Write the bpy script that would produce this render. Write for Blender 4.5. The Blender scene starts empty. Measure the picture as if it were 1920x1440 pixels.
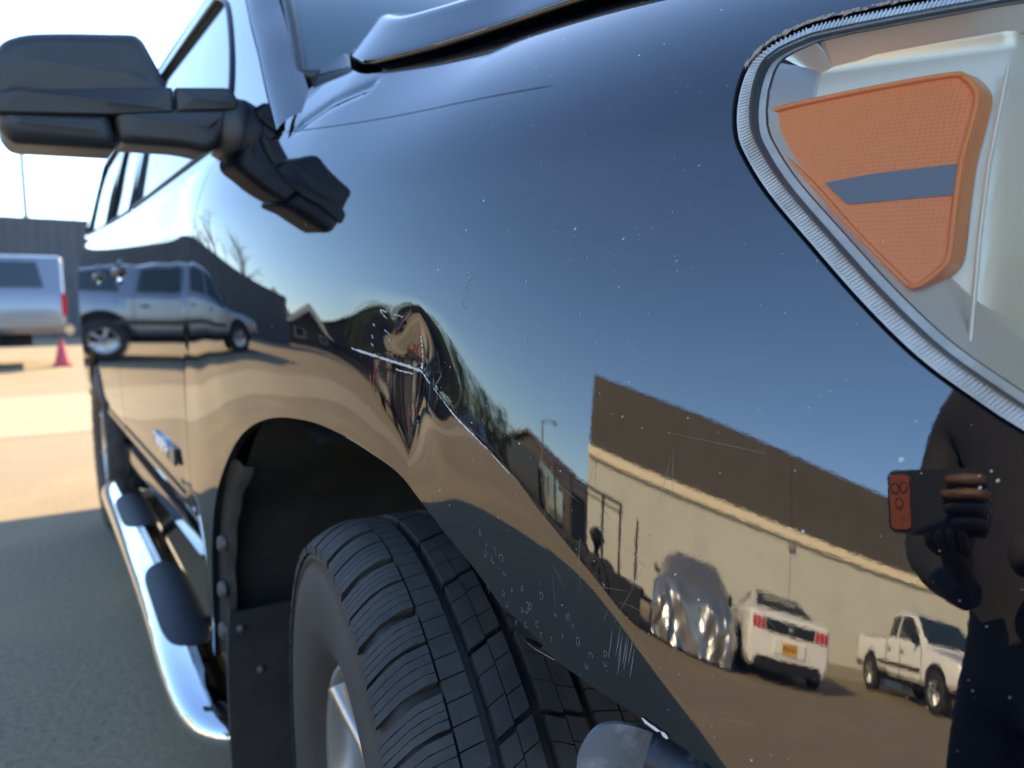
import bpy, bmesh, math, random
import numpy as np
from mathutils import Vector, Matrix
random.seed(7); rng=np.random.RandomState(11)
S=bpy.context.scene; COL=S.collection; PI=math.pi
# ------------------------------------------------------------------ camera, light, exposure
SUN_AZ=135.0   # degrees from +X (front of the parked vehicle) towards +Y
SUN_EL=27.0
CAM=Vector((.86,-.30,1.10))
FWD=Vector((-0.82386,0.55507,-0.11468)).normalized()
RGT=Vector((math.sin(math.radians(33.9696)),math.cos(math.radians(33.9696)),0))
UPV=RGT.cross(FWD)
cam=bpy.data.cameras.new('camera'); cam.sensor_width=36; cam.lens=36*1386/1920; cam.clip_start=.01; cam.clip_end=3000
co=bpy.data.objects.new('camera',cam); COL.objects.link(co)
M=Matrix((RGT,UPV,-FWD)).transposed().to_4x4(); M.translation=CAM; co.matrix_world=M
cam.dof.use_dof=True; cam.dof.focus_distance=.66; cam.dof.aperture_fstop=4.6
S.camera=co
W=bpy.data.worlds.new('World'); S.world=W; W.use_nodes=True
nt=W.node_tree; nt.nodes.clear()
sky=nt.nodes.new('ShaderNodeTexSky'); sky.sky_type='NISHITA'; sky.sun_disc=False
sky.sun_elevation=math.radians(SUN_EL); sky.sun_rotation=math.radians(90-SUN_AZ); sky.air_density=1.0; sky.dust_density=.4; sky.ozone_density=3.5
bg=nt.nodes.new('ShaderNodeBackground'); bg.inputs[1].default_value=.15
wo=nt.nodes.new('ShaderNodeOutputWorld'); nt.links.new(sky.outputs[0],bg.inputs[0]); nt.links.new(bg.outputs[0],wo.inputs[0])
sl=bpy.data.lights.new('sun','SUN'); sl.energy=4.7; sl.angle=math.radians(.5); sl.color=(1,.78,.46)
so=bpy.data.objects.new('sun',sl); COL.objects.link(so)
sd_=Vector((math.cos(math.radians(SUN_AZ))*math.cos(math.radians(SUN_EL)),math.sin(math.radians(SUN_AZ))*math.cos(math.radians(SUN_EL)),math.sin(math.radians(SUN_EL))))
so.rotation_euler=sd_.to_track_quat('Z','Y').to_euler(); so.location=(0,0,30)
S.view_settings.view_transform='Standard'; S.view_settings.look='None'; S.view_settings.exposure=1.9; S.view_settings.gamma=1
S.cycles.max_bounces=8; S.cycles.transparent_max_bounces=16; S.cycles.transmission_bounces=8; S.cycles.caustics_reflective=False; S.cycles.caustics_refractive=False
# ------------------------------------------------------------------ materials
def mat(name,col,rough=.6,metal=0,ior=1.5,noise=None,bump=None,coat=0,emit=None,alpha=None,spec=None,extra=None):
    m=bpy.data.materials.new(name); m.use_nodes=True; n=m.node_tree.nodes; l=m.node_tree.links
    b=n['Principled BSDF']; b.inputs['Base Color'].default_value=(*col,1); b.inputs['Roughness'].default_value=rough
    b.inputs['Metallic'].default_value=metal; b.inputs['IOR'].default_value=ior
    if coat: b.inputs['Coat Weight'].default_value=coat; b.inputs['Coat Roughness'].default_value=.04
    if spec is not None: b.inputs['Specular IOR Level'].default_value=spec
    tc=n.new('ShaderNodeTexCoord')
    if noise:
        # noise=(scale, other colour, contrast lo, hi, detail)
        for k,(sc,c2,lo,hi) in enumerate(noise):
            t=n.new('ShaderNodeTexNoise'); t.inputs['Scale'].default_value=sc; t.inputs['Detail'].default_value=8; t.inputs['Roughness'].default_value=.65
            l.new(tc.outputs['Object'],t.inputs['Vector'])
            r=n.new('ShaderNodeMapRange'); r.inputs[1].default_value=lo; r.inputs[2].default_value=hi; l.new(t.outputs[0],r.inputs[0])
            mx=n.new('ShaderNodeMix'); mx.data_type='RGBA'
            l.new(r.outputs[0],mx.inputs[0]); mx.inputs[7].default_value=(*c2,1)
            src=b.inputs['Base Color']
            if src.is_linked: l.new(src.links[0].from_socket,mx.inputs[6])
            else: mx.inputs[6].default_value=(*col,1)
            l.new(mx.outputs[2],src)
    if bump:
        sc,st,di=bump
        t=n.new('ShaderNodeTexNoise'); t.inputs['Scale'].default_value=sc; t.inputs['Detail'].default_value=5; l.new(tc.outputs['Object'],t.inputs['Vector'])
        bp=n.new('ShaderNodeBump'); bp.inputs['Strength'].default_value=st; bp.inputs['Distance'].default_value=di
        l.new(t.outputs[0],bp.inputs['Height']); l.new(bp.outputs[0],b.inputs['Normal'])
    if extra: extra(m,n,l,b,tc)
    return m
def paint_extra(m,n,l,b,tc):
    # dust flecks and stone chips sitting on the paint
    v=n.new('ShaderNodeTexVoronoi'); v.inputs['Scale'].default_value=62; l.new(tc.outputs['Object'],v.inputs['Vector'])
    lt=n.new('ShaderNodeMapRange'); lt.inputs[1].default_value=.075; lt.inputs[2].default_value=.045; l.new(v.outputs['Distance'],lt.inputs[0])
    sp=n.new('ShaderNodeSeparateColor'); l.new(v.outputs['Color'],sp.inputs[0])
    g=n.new('ShaderNodeMapRange'); g.inputs[1].default_value=.80; g.inputs[2].default_value=.82; l.new(sp.outputs[0],g.inputs[0])
    mu=n.new('ShaderNodeMath'); mu.operation='MULTIPLY'; l.new(lt.outputs[0],mu.inputs[0]); l.new(g.outputs[0],mu.inputs[1])
    # finer dust
    v2=n.new('ShaderNodeTexVoronoi'); v2.inputs['Scale'].default_value=210; l.new(tc.outputs['Object'],v2.inputs['Vector'])
    lt2=n.new('ShaderNodeMapRange'); lt2.inputs[1].default_value=.13; lt2.inputs[2].default_value=.06; l.new(v2.outputs['Distance'],lt2.inputs[0])
    sp2=n.new('ShaderNodeSeparateColor'); l.new(v2.outputs['Color'],sp2.inputs[0])
    g2=n.new('ShaderNodeMapRange'); g2.inputs[1].default_value=.90; g2.inputs[2].default_value=.93; l.new(sp2.outputs[1],g2.inputs[0])
    mu2=n.new('ShaderNodeMath'); mu2.operation='MULTIPLY'; l.new(lt2.outputs[0],mu2.inputs[0]); l.new(g2.outputs[0],mu2.inputs[1])
    h2=n.new('ShaderNodeMath'); h2.operation='MULTIPLY'; h2.inputs[1].default_value=.5; l.new(mu2.outputs[0],h2.inputs[0])
    mxx=n.new('ShaderNodeMath'); mxx.operation='MAXIMUM'; l.new(mu.outputs[0],mxx.inputs[0]); l.new(h2.outputs[0],mxx.inputs[1])
    mx=n.new('ShaderNodeMix'); mx.data_type='RGBA'; mx.inputs[6].default_value=(.0022,.0032,.0062,1); mx.inputs[7].default_value=(.55,.55,.52,1)
    l.new(mxx.outputs[0],mx.inputs[0]); l.new(mx.outputs[2],b.inputs['Base Color'])
    dz=n.new('ShaderNodeTexNoise'); dz.inputs['Scale'].default_value=7; dz.inputs['Detail'].default_value=9; dz.inputs['Roughness'].default_value=.7; l.new(tc.outputs['Object'],dz.inputs['Vector'])
    dr=n.new('ShaderNodeMapRange'); dr.inputs[1].default_value=.45; dr.inputs[2].default_value=.8; dr.inputs[4].default_value=.035; l.new(dz.outputs[0],dr.inputs[0])
    dm=n.new('ShaderNodeMix'); dm.data_type='RGBA'; dm.inputs[7].default_value=(.30,.27,.22,1); l.new(dr.outputs[0],dm.inputs[0]); l.new(mx.outputs[2],dm.inputs[6]); l.new(dm.outputs[2],b.inputs['Base Color'])
    r=n.new('ShaderNodeMapRange'); r.inputs[3].default_value=.018; r.inputs[4].default_value=.8; l.new(mxx.outputs[0],r.inputs[0]); l.new(r.outputs[0],b.inputs['Roughness'])
PAINT=mat('black_paint',(.0022,.0032,.0062),.018,ior=2.12,bump=(230,.022,.0004),extra=paint_extra)
PAINTIN=mat('paint_edge',(.006,.008,.012),.35)
GAP=mat('gap_black',(.004,.004,.005),.9)
PLAST=mat('mirror_plastic',(.024,.027,.031),.42,bump=(900,.25,.0004),noise=[(6,(.034,.036,.04),.4,.7)])
LINER=mat('liner_plastic',(.030,.030,.029),.75,bump=(60,.3,.002),noise=[(9,(.055,.052,.047),.45,.75)])
def tyre_extra(m,n,l,b,tc): pass
RUB=mat('tyre_rubber',(.036,.036,.035),.72,bump=(500,.35,.0006),noise=[(14,(.075,.068,.058),.4,.75),(90,(.055,.052,.047),.5,.7)])
RUBSIDE=mat('sidewall_rubber',(.045,.04,.036),.7,noise=[(20,(.062,.055,.048),.35,.7)],bump=(300,.2,.0005))
RIM=mat('rim_silver',(.62,.60,.55),.32,metal=.85,noise=[(15,(.45,.42,.37),.5,.8)])
CHROME=mat('chrome',(.86,.87,.88),.07,metal=1,bump=(25,.08,.003))
PAD=mat('step_rubber',(.018,.022,.03),.6,bump=(120,.4,.002))
GLASS=mat('tinted_glass',(.03,.055,.06),.01,ior=2.0)
def clear(name,tint,ior=1.45,rough=.02,trans=.9):
    m=bpy.data.materials.new(name); m.use_nodes=True; n=m.node_tree.nodes; l=m.node_tree.links; n.clear()
    o=n.new('ShaderNodeOutputMaterial'); t=n.new('ShaderNodeBsdfTransparent'); t.inputs[0].default_value=(*tint,1)
    g=n.new('ShaderNodeBsdfGlossy'); g.inputs['Roughness'].default_value=rough
    d=n.new('ShaderNodeBsdfDiffuse'); d.inputs[0].default_value=(.6,.62,.62,1)
    mx0=n.new('ShaderNodeMixShader'); mx0.inputs[0].default_value=1-trans; l.new(t.outputs[0],mx0.inputs[1]); l.new(d.outputs[0],mx0.inputs[2])
    f=n.new('ShaderNodeFresnel'); f.inputs[0].default_value=ior
    mx=n.new('ShaderNodeMixShader'); l.new(f.outputs[0],mx.inputs[0]); l.new(mx0.outputs[0],mx.inputs[1]); l.new(g.outputs[0],mx.inputs[2])
    l.new(mx.outputs[0],o.inputs[0]); return m
LENS=clear('clear_lens',(.99,.975,.93),1.3,.04,.97)
FROST=mat('frosted_rim',(.66,.70,.70),.22,coat=.6,noise=[(40,(.48,.51,.48),.4,.7)])
LHOUSE=mat('lamp_chrome',(.96,.88,.68),.32,metal=.35)
def amber_extra(m,n,l,b,tc):
    mp=n.new('ShaderNodeMapping'); mp.inputs['Rotation'].default_value=(0,0,0); mp.inputs['Scale'].default_value=(1,.01,1); l.new(tc.outputs['Object'],mp.inputs[0])
    v=n.new('ShaderNodeTexVoronoi'); v.inputs['Scale'].default_value=330; v.inputs['Randomness'].default_value=.12; l.new(mp.outputs[0],v.inputs['Vector'])
    bp=n.new('ShaderNodeBump'); bp.inputs['Strength'].default_value=.45; bp.inputs['Distance'].default_value=.001; l.new(v.outputs['Distance'],bp.inputs['Height']); l.new(bp.outputs[0],b.inputs['Normal'])
    b.inputs['Subsurface Weight'].default_value=0
    mx=n.new('ShaderNodeMix'); mx.data_type='RGBA'; mx.inputs[6].default_value=(1,.13,.006,1); mx.inputs[7].default_value=(1,.30,.035,1)
    r=n.new('ShaderNodeMapRange'); r.inputs[1].default_value=.1; r.inputs[2].default_value=.55; l.new(v.outputs['Distance'],r.inputs[0]); l.new(r.outputs[0],mx.inputs[0]); l.new(mx.outputs[2],b.inputs['Base Color'])
AMBER=mat('amber_plastic',(.8,.22,.03),.25,extra=amber_extra)
AMBEDGE=mat('amber_edge',(1,.30,.03),.25)
CHIP=mat('chipped_primer',(.62,.62,.60),.7)
REDREFL=mat('red_reflection',(.28,.02,.02),.5)
STEEL=mat('bare_steel',(.20,.235,.28),.5,metal=.5,noise=[(35,(.42,.45,.5),.45,.7)],bump=(150,.4,.001))
def crack_extra(m,n,l,b,tc):
    # hairline cracks and oil stains
    nz=n.new('ShaderNodeTexNoise'); nz.inputs['Scale'].default_value=2.5; nz.inputs['Detail'].default_value=6; l.new(tc.outputs['Object'],nz.inputs['Vector'])
    mv=n.new('ShaderNodeVectorMath'); mv.operation='MULTIPLY_ADD'; mv.inputs[1].default_value=(.45,.45,0); l.new(nz.outputs['Color'],mv.inputs[0]); l.new(tc.outputs['Object'],mv.inputs[2])
    v=n.new('ShaderNodeTexVoronoi'); v.feature='DISTANCE_TO_EDGE'; v.inputs['Scale'].default_value=.42; l.new(mv.outputs[0],v.inputs['Vector'])
    r=n.new('ShaderNodeMapRange'); r.inputs[1].default_value=.004; r.inputs[2].default_value=.0015; l.new(v.outputs[0],r.inputs[0])
    o=n.new('ShaderNodeTexNoise'); o.inputs['Scale'].default_value=.9; o.inputs['Detail'].default_value=3; l.new(tc.outputs['Object'],o.inputs['Vector'])
    r2=n.new('ShaderNodeMapRange'); r2.inputs[1].default_value=.62; r2.inputs[2].default_value=.76; r2.inputs[4].default_value=.35; l.new(o.outputs[0],r2.inputs[0])
    for fac,cc in ((r2,(.11,.095,.075)),):
        mx=n.new('ShaderNodeMix'); mx.data_type='RGBA'; src=b.inputs['Base Color'].links[0].from_socket
        l.new(fac.outputs[0],mx.inputs[0]); l.new(src,mx.inputs[6]); mx.inputs[7].default_value=(*cc,1); l.new(mx.outputs[2],b.inputs['Base Color'])
ASPH=mat('asphalt',(.29,.218,.124),.9,noise=[(55,(.145,.118,.078),.42,.68),(1.1,(.325,.24,.13),.45,.75),(.35,(.24,.188,.115),.5,.6),(240,(.38,.35,.31),.58,.66)],bump=(140,.5,.006),extra=crack_extra)
CONC=mat('concrete',(.36,.285,.17),.85,noise=[(2.5,(.30,.24,.16),.4,.7),(60,(.30,.245,.165),.5,.75)])
# ------------------------------------------------------------------ object helpers
def tag(o,label=None,cat=None,group=None,kind=None):
    if label: o['label']=label
    if cat: o['category']=cat
    if group: o['group']=group
    if kind: o['kind']=kind
    return o
def empty(name,loc=(0,0,0),rz=0,label=None,cat=None,group=None):
    o=bpy.data.objects.new(name,None); COL.objects.link(o); o.location=loc; o.rotation_euler=(0,0,rz); o.empty_display_size=.1
    return tag(o,label,cat,group)
def mk(name,v,f,m,parent=None,smooth=False,normals=None,mats=None):
    me=bpy.data.meshes.new(name); me.from_pydata([tuple(map(float,p)) for p in v],[],[tuple(map(int,q)) for q in f]); me.materials.append(m)
    if mats:
        for mm in mats[0]: me.materials.append(mm)
        me.polygons.foreach_set('material_index',mats[1])
    if smooth is True: me.polygons.foreach_set('use_smooth',[True]*len(me.polygons))
    elif smooth: me.polygons.foreach_set('use_smooth',list(smooth))
    me.update()
    if normals is not None: me.normals_split_custom_set_from_vertices([tuple(map(float,q)) for q in normals])
    o=bpy.data.objects.new(name,me); COL.objects.link(o)
    if parent: o.parent=parent
    return o
class MB:
    def __init__(s): s.v=[]; s.f=[]; s.sm=[]
    def add(s,v,f,sm=False):
        k=len(s.v); s.v+= [tuple(p) for p in v]; s.f+=[tuple(i+k for i in q) for q in f]; s.sm+=[sm]*len(f)
    def box(s,c,d,rot=None,bev=0):
        x,y,z=[q/2 for q in d]; c=Vector(c)
        if bev:
            b=min(bev,x*.9,y*.9,z*.9); V=[];F=[]
            bm=bmesh.new(); bmesh.ops.create_cube(bm,size=1)
            for q in bm.verts: q.co=Vector((q.co.x*2*x,q.co.y*2*y,q.co.z*2*z))
            bmesh.ops.bevel(bm,geom=bm.edges[:],offset=b,segments=2,affect='EDGES')
            bm.verts.ensure_lookup_table()
            V=[q.co.copy() for q in bm.verts]; F=[[q.index for q in g.verts] for g in bm.faces]; bm.free()
        else:
            V=[Vector((a,b_,e)) for a in(-x,x) for b_ in(-y,y) for e in(-z,z)]
            F=[(0,1,3,2),(4,6,7,5),(0,4,5,1),(2,3,7,6),(0,2,6,4),(1,5,7,3)]
        if rot is not None:
            R=rot if isinstance(rot,Matrix) else Matrix.Rotation(rot,3,'Z')
            V=[R@q for q in V]
        s.add([q+c for q in V],F)
    def tube(s,pts,r,n=8,cap=True,flat=None):
        pts=[Vector(p) for p in pts]; R=r if hasattr(r,'__len__') else [r]*len(pts); ring=[]
        up=Vector((0,0,1)) if flat is None else flat
        for i,p in enumerate(pts):
            t=(pts[min(i+1,len(pts)-1)]-pts[max(i-1,0)]).normalized()
            a=t.cross(up);
            if a.length<1e-3: a=t.cross(Vector((1,0,0)))
            a.normalize(); b=a.cross(t).normalized()
            rr=R[i] if hasattr(R[i],'__len__') else (R[i],R[i])
            ring.append([p+a*math.cos(2*PI*k/n)*rr[0]+b*math.sin(2*PI*k/n)*rr[1] for k in range(n)])
        V=[q for g in ring for q in g]; F=[]
        for i in range(len(pts)-1):
            for k in range(n): F.append((i*n+k,i*n+(k+1)%n,(i+1)*n+(k+1)%n,(i+1)*n+k))
        s.add(V,F,True)
        if cap: s.add(ring[0],[tuple(range(n))[::-1]]); s.add(ring[-1],[tuple(range(n))])
    def lathe(s,prof,c,axis='Y',n=48,a0=0,a1=2*PI):
        full=abs(a1-a0-2*PI)<1e-6; m=n if full else n+1; V=[]
        for k in range(m):
            a=a0+(a1-a0)*k/n
            for (h,r) in prof:
                if axis=='Y': V.append((c[0]+r*math.cos(a),c[1]+h,c[2]+r*math.sin(a)))
                elif axis=='Z': V.append((c[0]+r*math.cos(a),c[1]+r*math.sin(a),c[2]+h))
                else: V.append((c[0]+h,c[1]+r*math.cos(a),c[2]+r*math.sin(a)))
        F=[];p=len(prof)
        for k in range(n if full else n):
            k2=(k+1)%m
            if not full and k+1>=m: continue
            for j in range(p-1): F.append((k*p+j,k2*p+j,k2*p+j+1,k*p+j+1))
        s.add(V,F,True)
    def prism(s,poly,y0,y1,axis='Y'):
        n=len(poly)
        def P(a,b,h): return (a,h,b) if axis=='Y' else ((a,b,h) if axis=='Z' else (h,a,b))
        V=[P(a,b,y0) for a,b in poly]+[P(a,b,y1) for a,b in poly]
        F=[tuple(range(n)),tuple(range(2*n-1,n-1,-1))]+[(i,(i+1)%n,n+(i+1)%n,n+i) for i in range(n)]
        s.add(V,F)
    def build(s,name,m,parent=None):
        o=mk(name,s.v,s.f,m,parent,smooth=s.sm); return o
def copy_tree(o,parent=None):
    c=o.copy(); COL.objects.link(c)
    if parent: c.parent=parent
    for ch in [q for q in o.children]: copy_tree(ch,c)
    return c
def cr(pts,n=8,closed=False):
    P=[np.array(p,float) for p in pts]; out=[]; L=len(P)
    rngi=range(L) if closed else range(L-1)
    for i in rngi:
        if closed: a,b,c,d=P[(i-1)%L],P[i],P[(i+1)%L],P[(i+2)%L]
        else: a,b,c,d=P[max(i-1,0)],P[i],P[i+1],P[min(i+2,L-1)]
        for k in range(n):
            t=k/n; out.append(tuple(.5*((2*b)+(c-a)*t+(2*a-5*b+4*c-d)*t*t+(3*b-a-3*c+d)*t**3)))
    if not closed: out.append(tuple(P[-1]))
    return out
# ------------------------------------------------------------------ the SUV's side as one continuous surface y=H(x,z)
CT=np.array([[-0.00772,-0.00447,-0.00101,0.00254,0.00592,0.00869,0.01038,0.01067,0.01025,0.01022,0.01149],[-0.00248,-0.00123,0.00021,0.00181,0.00336,0.00459,0.00513,0.00538,0.0068,0.01082,0.01811],[0.00136,0.00071,0.00016,-0.00033,-0.00078,-0.001,-0.00063,0.00118,0.00626,0.01603,0.03085],[0.00376,0.00154,-0.00073,-0.00308,-0.00522,-0.00631,-0.00497,0.0001,0.01071,0.02784,0.05125],[0.00456,0.00158,-0.00165,-0.00501,-0.00782,-0.00841,-0.0044,0.00585,0.0234,0.04833,0.08],[0.00345,0.00097,-0.00173,-0.00449,-0.00645,-0.00533,0.00236,0.01897,0.04389,0.07568,0.11421],[0.00041,-0.00019,-0.0006,-0.00078,-4e-05,0.00362,0.01396,0.03493,0.0656,0.10338,0.14798],[-0.00359,-0.0014,0.00174,0.00574,0.01083,0.01828,0.03127,0.05454,0.08796,0.12982,0.17931],[-0.00555,-0.00055,0.00644,0.01506,0.02497,0.03692,0.05345,0.07917,0.11466,0.1591,0.2118],[0.00046,0.00754,0.01786,0.03101,0.04598,0.06339,0.08489,0.11378,0.15134,0.19749,0.25187],[0.02311,0.03136,0.04383,0.06073,0.08082,0.1039,0.13094,0.16384,0.20384,0.25135,0.3064],[0.07199,0.08165,0.09575,0.11501,0.14063,0.16972,0.20073,0.23653,0.2783,0.32655,0.38146],[0.15318,0.16561,0.18269,0.20462,0.23287,0.26486,0.29856,0.33613,0.37881,0.42716,0.4814],[0.26703,0.28226,0.30206,0.32652,0.35592,0.38898,0.42462,0.46362,0.50692,0.55514,0.60854],[0.41282,0.43057,0.45259,0.47881,0.50906,0.54276,0.57947,0.61943,0.66319,0.71125,0.76388],[0.59002,0.60993,0.63371,0.66117,0.69208,0.7262,0.76344,0.80389,0.84787,0.89572,0.9477]])
def _bs(t): return np.stack([(1-t)**3/6,(3*t**3-6*t**2+4)/6,(-3*t**3+3*t**2+3*t+1)/6,t**3/6],-1)
def _dbs(t): return np.stack([-(1-t)**2/2,(9*t**2-12*t)/6,(-9*t**2+6*t+3)/6,t**2/2],-1)
def Ybase(x,z):
    x=np.maximum(x,-.86)
    fx=(x+1.05)/.15; cx=np.clip(fx,1,13.999); i=np.floor(cx).astype(int); wx=_bs(cx-i); dx=_dbs(cx-i)
    fz=(z-.55)/.1; cz=np.clip(fz,1,8.999); j=np.floor(cz).astype(int); wz=_bs(cz-j); dz=_dbs(cz-j)
    G=CT[(i-1)[...,None,None]+np.arange(4)[:,None],(j-1)[...,None,None]+np.arange(4)[None,:]]
    y=np.einsum('...ij,...i,...j->...',G,wx,wz)
    y=y+np.einsum('...ij,...i,...j->...',G,dx,wz)*(fx-cx)+np.einsum('...ij,...i,...j->...',G,wx,dz)*(fz-cz)
    q=np.clip(z-1.22,0,None); t=np.clip((x+.2)/.3,0,1); return y+(1.2+1.1*t*t*(3-2*t))*q*q
def sdp(X,Z,poly,closed=True):
    """signed distance to a polygon, positive inside"""
    P=np.array(poly,float); Q=np.roll(P,-1,0)
    d=np.full(X.shape,1e9); ins=np.zeros(X.shape,bool)
    for (a,b) in zip(P,Q):
        e=b-a; L=e@e
        if L<1e-14: continue
        t=np.clip(((X-a[0])*e[0]+(Z-a[1])*e[1])/L,0,1)
        d=np.minimum(d,(X-a[0]-t*e[0])**2+(Z-a[1]-t*e[1])**2)
        if abs(e[1])>1e-12:
            c=((a[1]>Z)!=(b[1]>Z))&(X<(b[0]-a[0])*(Z-a[1])/e[1]+a[0]); ins^=c
    d=np.sqrt(d); return np.where(ins,d,-d)
def dline(X,Z,pts):
    P=np.array(pts,float); d=np.full(X.shape,1e9)
    for a,b in zip(P[:-1],P[1:]):
        e=b-a; L=e@e; t=np.clip(((X-a[0])*e[0]+(Z-a[1])*e[1])/L,0,1); d=np.minimum(d,(X-a[0]-t*e[0])**2+(Z-a[1]-t*e[1])**2)
    return np.sqrt(d)
CREASE=cr([(-.765,.40),(-.76,.55),(-.745,.72),(-.70,.88),(-.60,1.0),(-.5,1.058),(-.405,1.077),(-.216,1.077),(-.097,1.064),(.026,1.045),(.102,1.035),(.156,1.027),(.205,1.011),(.252,.986),(.293,.967),(.331,.947),(.366,.925),(.403,.90),(.432,.88),(.455,.861),(.48,.839),(.508,.815),(.539,.788),(.565,.755),(.585,.70)],6)
CPOLY=CREASE+[(.60,.3),(-.765,.3)]
HLINE=cr([(-.318,1.356),(-.18,1.338),(-.039,1.324),(.073,1.316),(.168,1.310),(.273,1.303)],5)
def sstep(a,b,x): t=np.clip((x-a)/(b-a),0,1); return t*t*(3-2*t)
def H(x,z,flare=True,dent=True):
    x=np.asarray(x,float); z=np.asarray(z,float)
    y=Ybase(x,z)
    # doors tuck in towards the sill, slight waist further back
    back=1-sstep(-1.0,-.7,x)
    y=y+back*(.085*(z-1.03)**2+1.1*np.clip(.72-z,0,None)**2+.012*np.exp(-((z-1.0)/.16)**2)*0)
    if flare:
        s=sdp(x,z,CPOLY); s=np.clip(.5*(s+np.sqrt(s*s+6e-6)),0,.22)
        k=np.interp(x,[-.5,-.1,.1,.3,.5],[0,.035,.06,.10,.19]); c=np.interp(x,[-.75,-.5,0,.12,.3,.5],[.05,.10,.16,.28,.72,1.05])
        y=y+k*s+c*s*s
    if dent:
        # pinched dent: sheet pushed in down to the crease, with one sharp vertical fold, easing out below
        u=x-(.168+.06*(z-1.03)); zc=np.interp(x,[.026,.102,.156,.205,.252,.293],[1.045,1.035,1.027,1.011,.986,.967])
        up=sstep(.078,.002,z-zc); dn=1-sstep(0,.135,zc-z); v=np.where(z>zc,up,dn)
        cusp=np.exp(-np.sqrt(u*u+4e-7)/.031)
        y=y+.0115*v*cusp+.0048*v*np.exp(-((x-.125)/.085)**2)
        y=y-.0016*np.exp(-((x-.125)/.022)**2-((z-zc-.03)/.02)**2)
        y=y-.0025*np.exp(-((x-.215)/.03)**2-((z-zc+.03)/.03)**2)
        # soft streak near the hood corner
        y=y+.004*np.exp(-((dline(x,z,[(-.26,1.357),(-.198,1.377),(-.119,1.386)]))/.010)**2)
        # long waves in the sheet metal
        y=y+.0006*np.sin(x*23+z*9)*np.exp(-((z-.9)/.12)**2)
    return y
def HN(x,z,**k):
    e=.0006; gx=(H(x+e,z,**k)-H(x-e,z,**k))/(2*e); gz=(H(x,z+e,**k)-H(x,z-e,**k))/(2*e)
    n=np.stack([gx,-np.ones_like(gx),gz],-1); return n/np.linalg.norm(n,axis=-1,keepdims=True)
def panel(name,fn,xr,zr,d,inc,m,parent=None,exc=(),off=0,depth=.016,fnk={},mirror=False,inward=(0,1,0),rim=None):
    """cut a panel with an outline out of the surface y=fn(x,z); its rim is folded inwards"""
    xs=np.arange(xr[0],xr[1]+d,d); zs=np.arange(zr[0],zr[1]+d,d); X,Z=np.meshgrid(xs,zs,indexing='ij')
    def G(x,z):
        g=sdp(x,z,inc)
        for e in exc: g=np.minimum(g,-sdp(x,z,e))
        return g
    g=G(X,Z); nx,nz=X.shape; vid=-np.ones(X.shape,int); px=[];pz=[];F=[];cache={};cut=set()
    def node(i,j):
        if vid[i,j]<0: vid[i,j]=len(px); px.append(X[i,j]); pz.append(Z[i,j])
        return vid[i,j]
    def edge(a,b):
        k=(a,b) if a<b else (b,a)
        if k not in cache:
            a,b=k; ga,gb=g[a],g[b]; t=ga/(ga-gb); cache[k]=len(px); cut.add(len(px))
            px.append(X[a]+(X[b]-X[a])*t); pz.append(Z[a]+(Z[b]-Z[a])*t)
        return cache[k]
    pos=g>0; cnt=pos[:-1,:-1].astype(int)+pos[1:,:-1]+pos[:-1,1:]+pos[1:,1:]
    for i,j in zip(*np.nonzero(cnt)):
        c=[(i,j),(i+1,j),(i+1,j+1),(i,j+1)]
        if cnt[i,j]==4: F.append(tuple(node(*q) for q in c)); continue
        poly=[]
        for k in range(4):
            a,b=c[k],c[(k+1)%4]
            if pos[a]: poly.append(node(*a))
            if pos[a]!=pos[b]: poly.append(edge(a,b))
        if len(poly)>=3: F.append(tuple(poly))
    px=np.array(px);pz=np.array(pz); py=fn(px,pz,**fnk)
    e=.0006; gx=(fn(px+e,pz,**fnk)-fn(px-e,pz,**fnk))/(2*e); gz=(fn(px,pz+e,**fnk)-fn(px,pz-e,**fnk))/(2*e)
    N=np.stack([gx,-np.ones_like(gx),gz],-1); N/=np.linalg.norm(N,axis=-1,keepdims=True)
    P=np.stack([px,py,pz],-1)+N*off
    nf=len(F); V=P
    # rim
    iw=np.array(inward,float); R=[];RN=[]; add={}; rf=[]
    ed={}
    for f in F:
        for a,b in zip(f,f[1:]+f[:1]):
            ed[(a,b)]=1
    for (a,b) in list(ed):
        if (b,a) in ed or not(a in cut and b in cut): continue
        q=[]
        for vtx in (b,a):
            for lv in (0,1):
                kk=(vtx,lv)
                if kk not in add: add[kk]=len(V)+len(R); R.append(P[vtx]+iw*depth*lv); RN.append(N[vtx])
        rf.append((add[(b,0)],add[(a,0)],add[(a,1)],add[(b,1)]))
    V=np.vstack([P]+([np.array(R)] if R else [])); 
    if mirror: V=V*np.array([1,-1,1])+np.array([0,2.0,0]); N=N*np.array([1,-1,1])
    Fa=F+rf
    if not mirror: pass
    else: Fa=[f[::-1] for f in Fa]
    sm=[True]*nf+[False]*len(rf)
    NN=np.vstack([N]+([np.array(RN)*(np.array([1,-1,1]) if mirror else 1)] if R else []))
    o=mk(name,V,Fa,m,parent,smooth=sm,normals=None,mats=([rim or PAINTIN],[0]*nf+[1]*len(rf)))
    # loop normals: analytic on the sheet, face normals on the rim
    me=o.data; ln=np.zeros((len(me.loops),3))
    li=np.zeros(len(me.loops),int); me.loops.foreach_get('vertex_index',li); ln=NN[li]
    for p in me.polygons[nf:]:
        for k in p.loop_indices: ln[k]=p.normal
    me.normals_split_custom_set(ln.tolist())
    return o
# ------------------------------------------------------------------ ground
GY=(-60,60)
def sheet(name,x0,x1,y0,y1,z,m,n=1):
    return tag(mk(name,[(x0,y0,z),(x1,y0,z),(x1,y1,z),(x0,y1,z)],[(0,1,2,3)],m),kind='structure')
sheet('ground',-400,400,-400,400,0,ASPH)
sheet('concrete_apron',-9.05,-6.15,-60,60,.004,CONC)
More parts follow.
